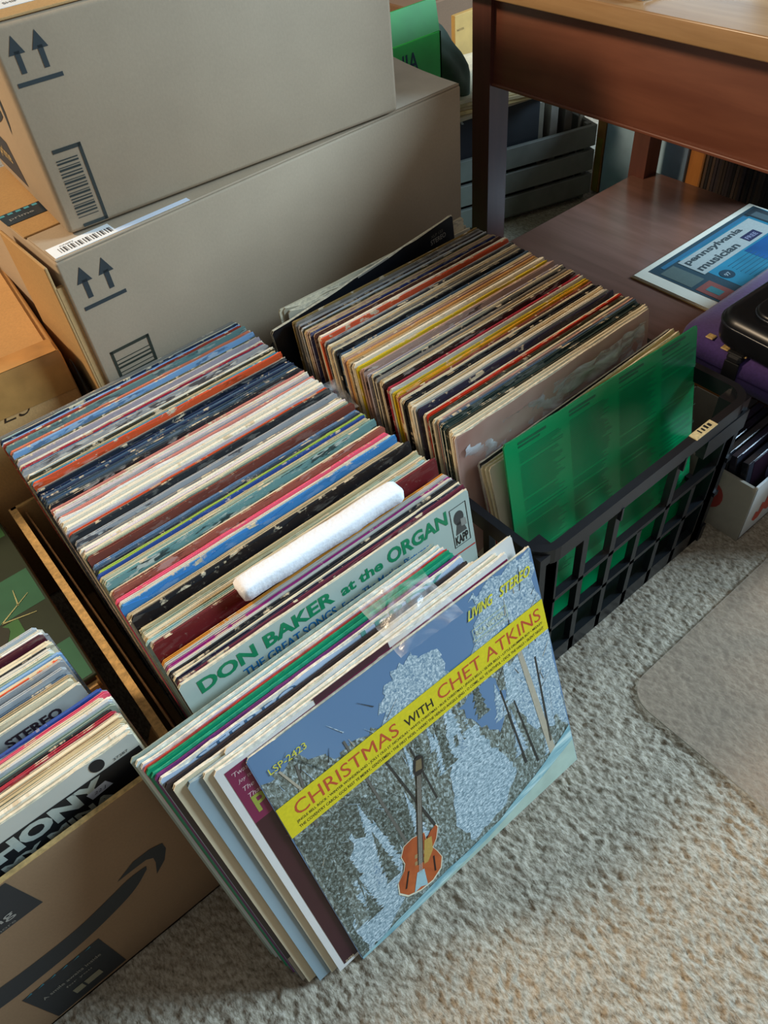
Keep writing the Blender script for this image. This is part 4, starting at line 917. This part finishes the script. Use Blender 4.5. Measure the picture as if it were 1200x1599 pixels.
# newspaper
def newspaper():
    t = thing('newspaper', (1.028, .380, .117), 'folded pennsylvania musician newspaper lying on the lower table shelf', 'newspaper')
    mb = MB(); p1 = P('e8e1cc', .8, .05, 40, 'newsprint')
    for k in range(4): mb.box(.001*k, .343, -.002*k, .2925-.0012*k, .0012*k, .0012*k+.0009, p1 if k != 0 else P('c9a868', .8), .0002)
    mb.obj('pages', t); z = .0049; pr = MB()
    def r_(a, b, c, d, m, lv=0): pr.add([(a, c, z+.0002*lv), (b, c, z+.0002*lv), (b, d, z+.0002*lv), (a, d, z+.0002*lv)], [(0, 1, 2, 3)], m)
    Tt = lambda x, y, lv=2: Tm((x, y, z+.0002*lv), (1, 0, 0), (0, 1, 0))
    r_(.028, .338, .02, .278, ink('2c4650')); r_(.092, .338, .02, .262, P('2f7f98', .5, .25, 14, 'print_blue_photo'), 1); r_(.19, .338, .05, .20, P('1f5a90', .5, .3, 12), 2)
    r_(.050, .294, .262, .270, ink('2f6e8c'), 2)
    r_(.082, .292, .204, .258, ink('aab0aa'), 3)
    pr.text('pennsylvania', ink('3c4648'), Tt(.088, .236, 4), .160, .018, .03); pr.text('musician', ink('3c4648'), Tt(.088, .212, 4), .112, .016, .03)
    r_(.222, .262, .210, .230, ink('25284a'), 4); pr.text('FREE', ink('8d8fa8'), Tt(.226, .215, 5), .03, .009, .02)
    r_(.034, .070, .196, .258, ink('5b6b66'), 2); r_(.034, .072, .140, .188, ink('8d5048'), 2); r_(.044, .060, .150, .176, ink('3f7d80'), 3); r_(.034, .07, .08, .13, ink('6b7a72'), 2)
    r_(.300, .335, .205, .272, ink('27343a'), 3); r_(.304, .322, .225, .262, ink('4c5c60'), 4)
    pr.add([(.108+.013*math.cos(a), .178+.013*math.sin(a), z+.0007) for a in [i*math.pi/10 for i in range(20)]], [tuple(range(20))], ink('1f3d4c'))
    pr.text('97', ink('9aa8ac'), Tt(.101, .173, 5), .013, .008, .02)
    for k in range(7): r_(.13, .20, .19-.008*k, .1915-.008*k, ink('24586c'), 3)
    rn = [(.20, .06), (.25, .05), (.30, .07), (.33, .12), (.31, .17), (.26, .19), (.21, .16)]
    pr.add([(a, b, z+.0008) for a, b in rn], [tuple(range(7))], P('3a3448', .5, .3, 15))
    pr.obj('front_page_print', t)
newspaper()

# purple bag and the black case on it
def rbox(mb, x0, x1, y0, y1, z0, z1, r, m, puff=0, seg=5, T=None):
    """soft box: rounded-rectangle rings with a rounded top and bottom rim"""
    hx = (x1-x0)/2; hy = (y1-y0)/2; h = z1-z0; e = min(h*.45, r*.5); n = 7; rings = []
    prof = [(e*(1-math.cos(a)), e*(1-math.sin(a))) for a in [D(90-90*k/5) for k in range(6)]]      # inset, height from the bottom
    prof = [(e*(1-math.sin(a)), e*(1-math.cos(a))) for a in [D(90*k/5) for k in range(6)]]
    lv = [(i_, z_) for i_, z_ in prof]+[(i_, h-z_) for i_, z_ in prof[::-1]]
    cap = [(e+(min(hx, hy)-e-.002)*q, None) for q in (.25, .5, .75, 1)]
    def rr(ins):
        rc = max(.001, r-ins); out = []
        for sx, sy, a0 in ((1, 1, 0), (-1, 1, 90), (-1, -1, 180), (1, -1, 270)):
            for k in range(n+1):
                a = D(a0+90*k/n); out.append((sx*(hx-ins-rc)+rc*math.cos(a), sy*(hy-ins-rc)+rc*math.sin(a)))
        return out
    vs = []; cxx = (x0+x1)/2; cyy = (y0+y1)/2
    allr = [(i_, z_) for i_, z_ in lv]+[(i_, h+puff*(1-(1-(i_-e)/(min(hx, hy)-e))**2)) for i_, _ in cap]
    for i_, z_ in allr: vs += [(cxx+a, cyy+b, z0+z_) for a, b in rr(i_)]
    N = 4*(n+1); fs = [(j*N+i, j*N+(i+1) % N, (j+1)*N+(i+1) % N, (j+1)*N+i) for j in range(len(allr)-1) for i in range(N)]
    fs += [tuple(range(N))[::-1], tuple((len(allr)-1)*N+i for i in range(N))]
    mb.add(vs, fs, m, T, smooth=True)
pb = thing('laptop_bag', (.862, .17, .117), 'purple padded fabric bag with black straps on the lower shelf', 'bag')
M_PUR = P('4b3478', .85, .15, 260, 'purple_nylon', bmp=.3, sheen=.4); M_STR = P('17181c', .7, .1, 120, 'black_webbing'); M_LEA = P('14161b', .33, .12, 60, 'black_leatherette')
mb = MB(); rbox(mb, .018, .40, 0, .322, 0, .060, .045, M_PUR, .006); mb.obj('body', pb)
mb = MB(); rbox(mb, .0165, .4015, -.0015, .3235, .030, .034, .046, P('37255c', .8, .1, 200)); mb.obj('piping', pb)
for yy in (.208, .118):
    mb = MB(); mb.box(.0135, .0180, yy, yy+.022, .002, .052, M_STR, .001); mb.box(.016, .10, yy, yy+.022, .0615, .0645, M_STR, .001); mb.box(.013, .03, yy, yy+.022, .050, .0635, M_STR, .004); mb.obj('strap', pb)
mb = MB()
for (x, y) in ((.028, .262), (.020, .232), (.022, .205)): mb.box(x, x+.012, y, y+.012, .0600, .0622, P('c9a96c', .6, .3, 300), .001, T=Matrix.Rotation(.0, 4, 'Z'))
mb.obj('gold_trim', pb)
cs = thing('camera_case', (.866, .27, .181), 'black leatherette camera case with front pocket lying on the purple bag', 'case', (0, D(-3), D(-4)))
mb = MB(); rbox(mb, 0, .17, -.03, .165, 0, .052, .034, M_LEA, .003, 6); mb.obj('body', cs)
mb = MB(); rbox(mb, -.001, .171, -.031, .166, .036, .040, .0345, P('22262e', .25, .1, 60)); mb.obj('piping', cs)
mb = MB(); rbox(mb, .022, .15, -.02, .128, .050, .062, .026, M_LEA, .003, 6); rbox(mb, .021, .151, -.021, .129, .0545, .0570, .0265, P('2c3440', .22, .1, 60)); pk = mb.obj('pocket', cs)
mb = MB(); mb.text('xx:', ink('b8bcc0'), Tm((.040, .075, .0655), (0, -1, 0), (1, 0, 0)), .020, .009, .02); mb.obj('logo', pk)

# ------------------------------------------------------------ white box of discs under the table
wb = thing('cardboard_box', (.757, .252, 0), 'small white cardboard box with red flame logo holding disc cases', 'box')
mb = MB(); wm = P('dfe4e2', .5, .04, 30, 'white_card'); gm2 = P('a39c8c', .7, .06, 40, 'grey_card')
mb.box(0, .122, 0, .003, 0, .106, wm); mb.box(-.0022, 0, .0, .18, 0, .103, gm2); mb.box(.0, .002, .0, .18, 0, .103, gm2); mb.box(.120, .122, 0, .18, 0, .103, gm2); mb.box(0, .122, .177, .18, 0, .103, gm2); mb.box(0, .122, 0, .18, 0, .002, gm2)
fl = [(.030, .018), (.022, .026), (.026, .040), (.034, .034), (.036, .052), (.044, .046), (.046, .068), (.058, .060), (.066, .078), (.074, .060), (.084, .050), (.078, .030), (.060, .020), (.048, .030), (.040, .018)]
mb.add([(a, -.0004, b) for a, b in fl], [tuple(range(len(fl)))], ink('cf5a48')); 
mb.add([(-.0026, .055+.018*math.cos(a), .055+.024*math.sin(a)) for a in [i*math.pi/8 for i in range(16)]], [tuple(range(16))], ink('9c3a32'))
mb.obj('body', wb)
cdm = [P('1b1c22', .2, .1, 60, 'disc_case_black'), P('2a2630', .2, .1, 60), P('3b3836', .25, .2, 60)]
for k in range(7):
    mb = MB(); mb.box(0, .114, 0, .0095, 0, .125, cdm[k % 3], .001); mb.box(.0, .012, -.0004, 0, 0, .125, P('30333c', .15, .1, 60))
    if k == 0: mb.box(.013, .112, -.0006, 0, .003, .122, P('2c1a26', .15, .4, 12, 'print_dark_plum')); mb.add([(.070+.02*math.cos(a), -.0009, .080+.02*math.sin(a)) for a in [i*math.pi/10 for i in range(20)]], [tuple(range(20))], ink('8a8cb8'))
    o = mb.obj('disc_case', None, (.762+.001*k, .262+.0215*k if k < 1 else .268+.0115*k, .0035), (D(-6), 0, 0))
    tag(o, 'plum dark disc case with a pale circle, frontmost in the small white box' if k == 0 else f"{['', 'glossy', 'grey', 'black', 'dull', 'dark', 'smoky'][k]} disc case, {ORD[k]} behind the frontmost one in the white box", 'disc case', 'disc cases in the small white box')

# ------------------------------------------------------------ chair mat
def mat_():
    m, t, p = nt('clear_vinyl_mat'); out = t.nodes['Material Output']
    tr = node(t, 'ShaderNodeBsdfTransparent'); tr.inputs[0].default_value = (.93, .90, .87, 1); mx = node(t, 'ShaderNodeMixShader'); p.inputs['Base Color'].default_value = (*lin('cdb9a4'), 1); p.inputs['Roughness'].default_value = .28
    mx.inputs[0].default_value = .22; t.links.new(tr.outputs[0], mx.inputs[1]); t.links.new(p.outputs[0], mx.inputs[2]); t.links.new(mx.outputs[0], out.inputs[0])
    n_ = node(t, 'ShaderNodeTexNoise', i_Scale=200.0); tc = node(t, 'ShaderNodeTexCoord'); t.links.new(tc.outputs['Object'], n_.inputs['Vector']); bump(t, p, n_.outputs[0], .2)
    pts = []
    x0, x1, y0, y1, r = .4555, 1.35, -.75, .205, .035
    for cx_, cy_, a0 in ((x1-r, y1-r, 0), (x0+r, y1-r, 90), (x0+r, y0+r, 180), (x1-r, y0+r, 270)):
        for k in range(9): a = D(a0+90*k/8); pts.append((cx_+r*math.cos(a), cy_+r*math.sin(a)))
    mb = MB(); mb.prism(pts, .0020, .0042, m, 'z', me=P('b9b4aa', .2, .05, 50, 'mat_rim'))
    tag(mb.obj('chair_mat'), 'clear plastic chair mat lying on the carpet at the right', 'mat')
mat_()

# ------------------------------------------------------------ behind the table and boxes
gc = thing('wooden_crate', (.935, 1.195, 0), 'grey painted slatted wooden crate full of records behind the table leg', 'crate', (0, 0, D(-16.5)))
gy = P('7a7c74', .6, .12, 25, 'grey_painted_wood')
mb = MB()
for k in range(3):
    z = .012+.053*k; mb.box(0, .48, 0, .010, z, z+.044, gy, .001); mb.box(0, .48, .33, .34, z, z+.044, gy, .001)
    mb.box(0, .010, .01, .33, z, z+.044, gy, .001); mb.box(.47, .48, .01, .33, z, z+.044, gy, .001)
mb.obj('slats', gc)
for (a, b) in ((.010, .010), (.458, .010), (.010, .318), (.458, .318)): MB().box(a, a+.012, b, b+.012, 0, .165, gy).obj('corner_post', gc)
MB().box(.01, .47, .01, .33, .004, .012, gy).obj('bottom', gc)
def bgrec(px, py, pz, rz, c, label, t=.006, W_=.31, H=.31, nm='vinyl_record', cat='record', lean=0, draw=None):
    mb = MB(); mb.box(0, W_, 0, t, 0, H, P(c, .5, .15, 30), .0006)
    if draw: draw(mb)
    o = mb.obj(nm, None, (px, py, pz), (D(lean), 0, D(rz))); return tag(o, label, cat)
def xx(mb):
    mb.text('XX', ink('a8a4a0'), FR(.09, -.0005, .215), .06, .040, 0)
bgrec(.955, 1.205, .014, -16.5, '1d1c22', 'black album with pale cross marks in the grey slatted crate', .004, .19, .25, draw=xx)
bgrec(1.150, 1.150, .014, -16.5, '22262a', 'dark album with grey top rim in the grey slatted crate', .005, .125, .235, draw=lambda mb: mb.box(0, .125, 0, .03, .2352, .2372, P('87857c', .5)))
for k in range(3): bgrec(1.280+.034*k, 1.112-.010*k, .014, 60, ['8f8878', '9b968c', '6c665c'][k], ['taupe record sleeve edge-on right of the dark album, grey crate', 'pale grey record sleeve edge-on, middle of three in the grey crate', 'brownish record sleeve edge-on, rightmost of three in the grey crate'][k], .016, .26, .215)
bgrec(1.385, 1.10, .014, 20, 'b9bcb4', 'pale torn album at the right end of the grey slatted crate', .004, .03, .19)
for k in range(5):
    mb = MB(); mb.box(-.15, .16, -.11, .11, 0, .007, P(['b8a98c', 'd8bf84', 'c9b48a', 'e2cf9e', 'ded3b4'][k], .8, .15, 60), .001)
    o = mb.obj('paper_stack', None, (1.155, 1.225, .252+.0075*k), (0, 0, D(-16.5+random.uniform(-6, 6))))
    tag(o, ['lowest', 'second lowest', 'middle', 'second highest', 'topmost'][k]+' yellowed folder lying across the grey crate', 'folder', 'yellowed folders on the grey crate')
# green carton
gb = thing('cardboard_box', (.70, 1.10, 0), 'bright green box with dark lettering ending in NIA behind the long box', 'box')
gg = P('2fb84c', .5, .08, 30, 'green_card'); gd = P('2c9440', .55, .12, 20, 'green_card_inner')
mb = MB(); mb.box(0, .287, 0, .003, 0, .432, gg); mb.box(0, .003, 0, .20, 0, .432, gg); mb.box(.284, .287, 0, .20, 0, .432, gg); mb.box(0, .287, .197, .20, 0, .432, gg); mb.box(0, .287, 0, .2, 0, .003, gg)
mb.text('CALIFORNIA', ink('123a4a'), FR(.055, -.0005, .386), .178, .030, .01); mb.text('ORANGE', ink('7cc07c'), FR(.20, -.0005, .362), .06, .012, .0); mb.obj('body', gb)
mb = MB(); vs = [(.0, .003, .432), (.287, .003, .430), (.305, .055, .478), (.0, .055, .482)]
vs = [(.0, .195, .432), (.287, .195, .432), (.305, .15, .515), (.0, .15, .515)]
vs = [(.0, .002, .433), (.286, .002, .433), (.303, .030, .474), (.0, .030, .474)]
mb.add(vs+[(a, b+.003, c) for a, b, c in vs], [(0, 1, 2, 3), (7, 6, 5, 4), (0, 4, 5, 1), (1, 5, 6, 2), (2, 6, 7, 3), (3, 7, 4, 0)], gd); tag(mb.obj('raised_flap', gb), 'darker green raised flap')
# dark green cloth bag slumping right of it
mb = MB(); bm = bmesh.new(); bmesh.ops.create_icosphere(bm, subdivisions=4, radius=1)
for v in bm.verts:
    n_ = noise.noise(v.co*1.8); s = 1+.15*n_; z = v.co.z
    v.co = Vector((1.060+v.co.x*.045*s-z*.045, 1.20+v.co.y*.07*s, .345+z*.088*s))
mb.bm(bm, P('4c5e50', .7, .2, 30, 'dark_green_cloth', bmp=.3), smooth=True); tag(mb.obj('cloth_bag'), 'dark green cloth bag slumped right of the green box', 'bag')
o = MB().box(0, .30, 0, .25, 0, .35, cardboard('brown_carton', '8a6a50'), .003).obj('cardboard_box', None, (1.24, 1.47, 0)); tag(o, 'brown cardboard box far back, seen left of the table leg', 'box')
mb = MB(); mb.box(0, .10, 0, .012, 0, .355, P('c79f5a', .7, .08, 40, 'manila'), .001); mb.text('NOTES', ink('6b5530'), FR(.006, -.0006, .325), .02, .004)
tag(mb.obj('envelope', None, (1.247, 1.345, 0)), 'manila envelope standing beside the table leg in the background', 'envelope')
o = MB().box(0, .5, 0, .3, 0, .46, P('1b1d22', .5, .1, 30), .02, seg=3).obj('speaker', None, (.98, 2.05, 0)); tag(o, 'dark box shape at the very top behind the green box', 'speaker')
o = MB().box(0, .4, 0, .3, 0, .30, P('8d8c84', .6, .15, 30), .01, seg=3).obj('storage_box', None, (1.52, 1.75, 0)); tag(o, 'grey storage box far back beside the table leg top', 'box')

# under the table, at the far side: blue-grey bin, wooden panels, a shelf of dark spines
mb = MB(); mb.box(0, .25, 0, .205, 0, .30, P('a9cbe4', .6, .12, 18, 'blue_grey_bin'), .004); o = mb.obj('storage_bin', None, (1.425, .853, 0)); tag(o, 'blue-grey storage bin seen under the table top', 'bin')
mb = MB(); mb.box(0, .02, 0, .022, 0, .26, P('b98b4a', .7, .3, 20)); mb.box(-.001, .0, .004, .018, 0, .12, P('a8a040', .7, .3, 20)); tag(mb.obj('board', None, (1.427, 1.060, 0)), 'narrow orange-brown board edge left of the blue-grey bin', 'board')
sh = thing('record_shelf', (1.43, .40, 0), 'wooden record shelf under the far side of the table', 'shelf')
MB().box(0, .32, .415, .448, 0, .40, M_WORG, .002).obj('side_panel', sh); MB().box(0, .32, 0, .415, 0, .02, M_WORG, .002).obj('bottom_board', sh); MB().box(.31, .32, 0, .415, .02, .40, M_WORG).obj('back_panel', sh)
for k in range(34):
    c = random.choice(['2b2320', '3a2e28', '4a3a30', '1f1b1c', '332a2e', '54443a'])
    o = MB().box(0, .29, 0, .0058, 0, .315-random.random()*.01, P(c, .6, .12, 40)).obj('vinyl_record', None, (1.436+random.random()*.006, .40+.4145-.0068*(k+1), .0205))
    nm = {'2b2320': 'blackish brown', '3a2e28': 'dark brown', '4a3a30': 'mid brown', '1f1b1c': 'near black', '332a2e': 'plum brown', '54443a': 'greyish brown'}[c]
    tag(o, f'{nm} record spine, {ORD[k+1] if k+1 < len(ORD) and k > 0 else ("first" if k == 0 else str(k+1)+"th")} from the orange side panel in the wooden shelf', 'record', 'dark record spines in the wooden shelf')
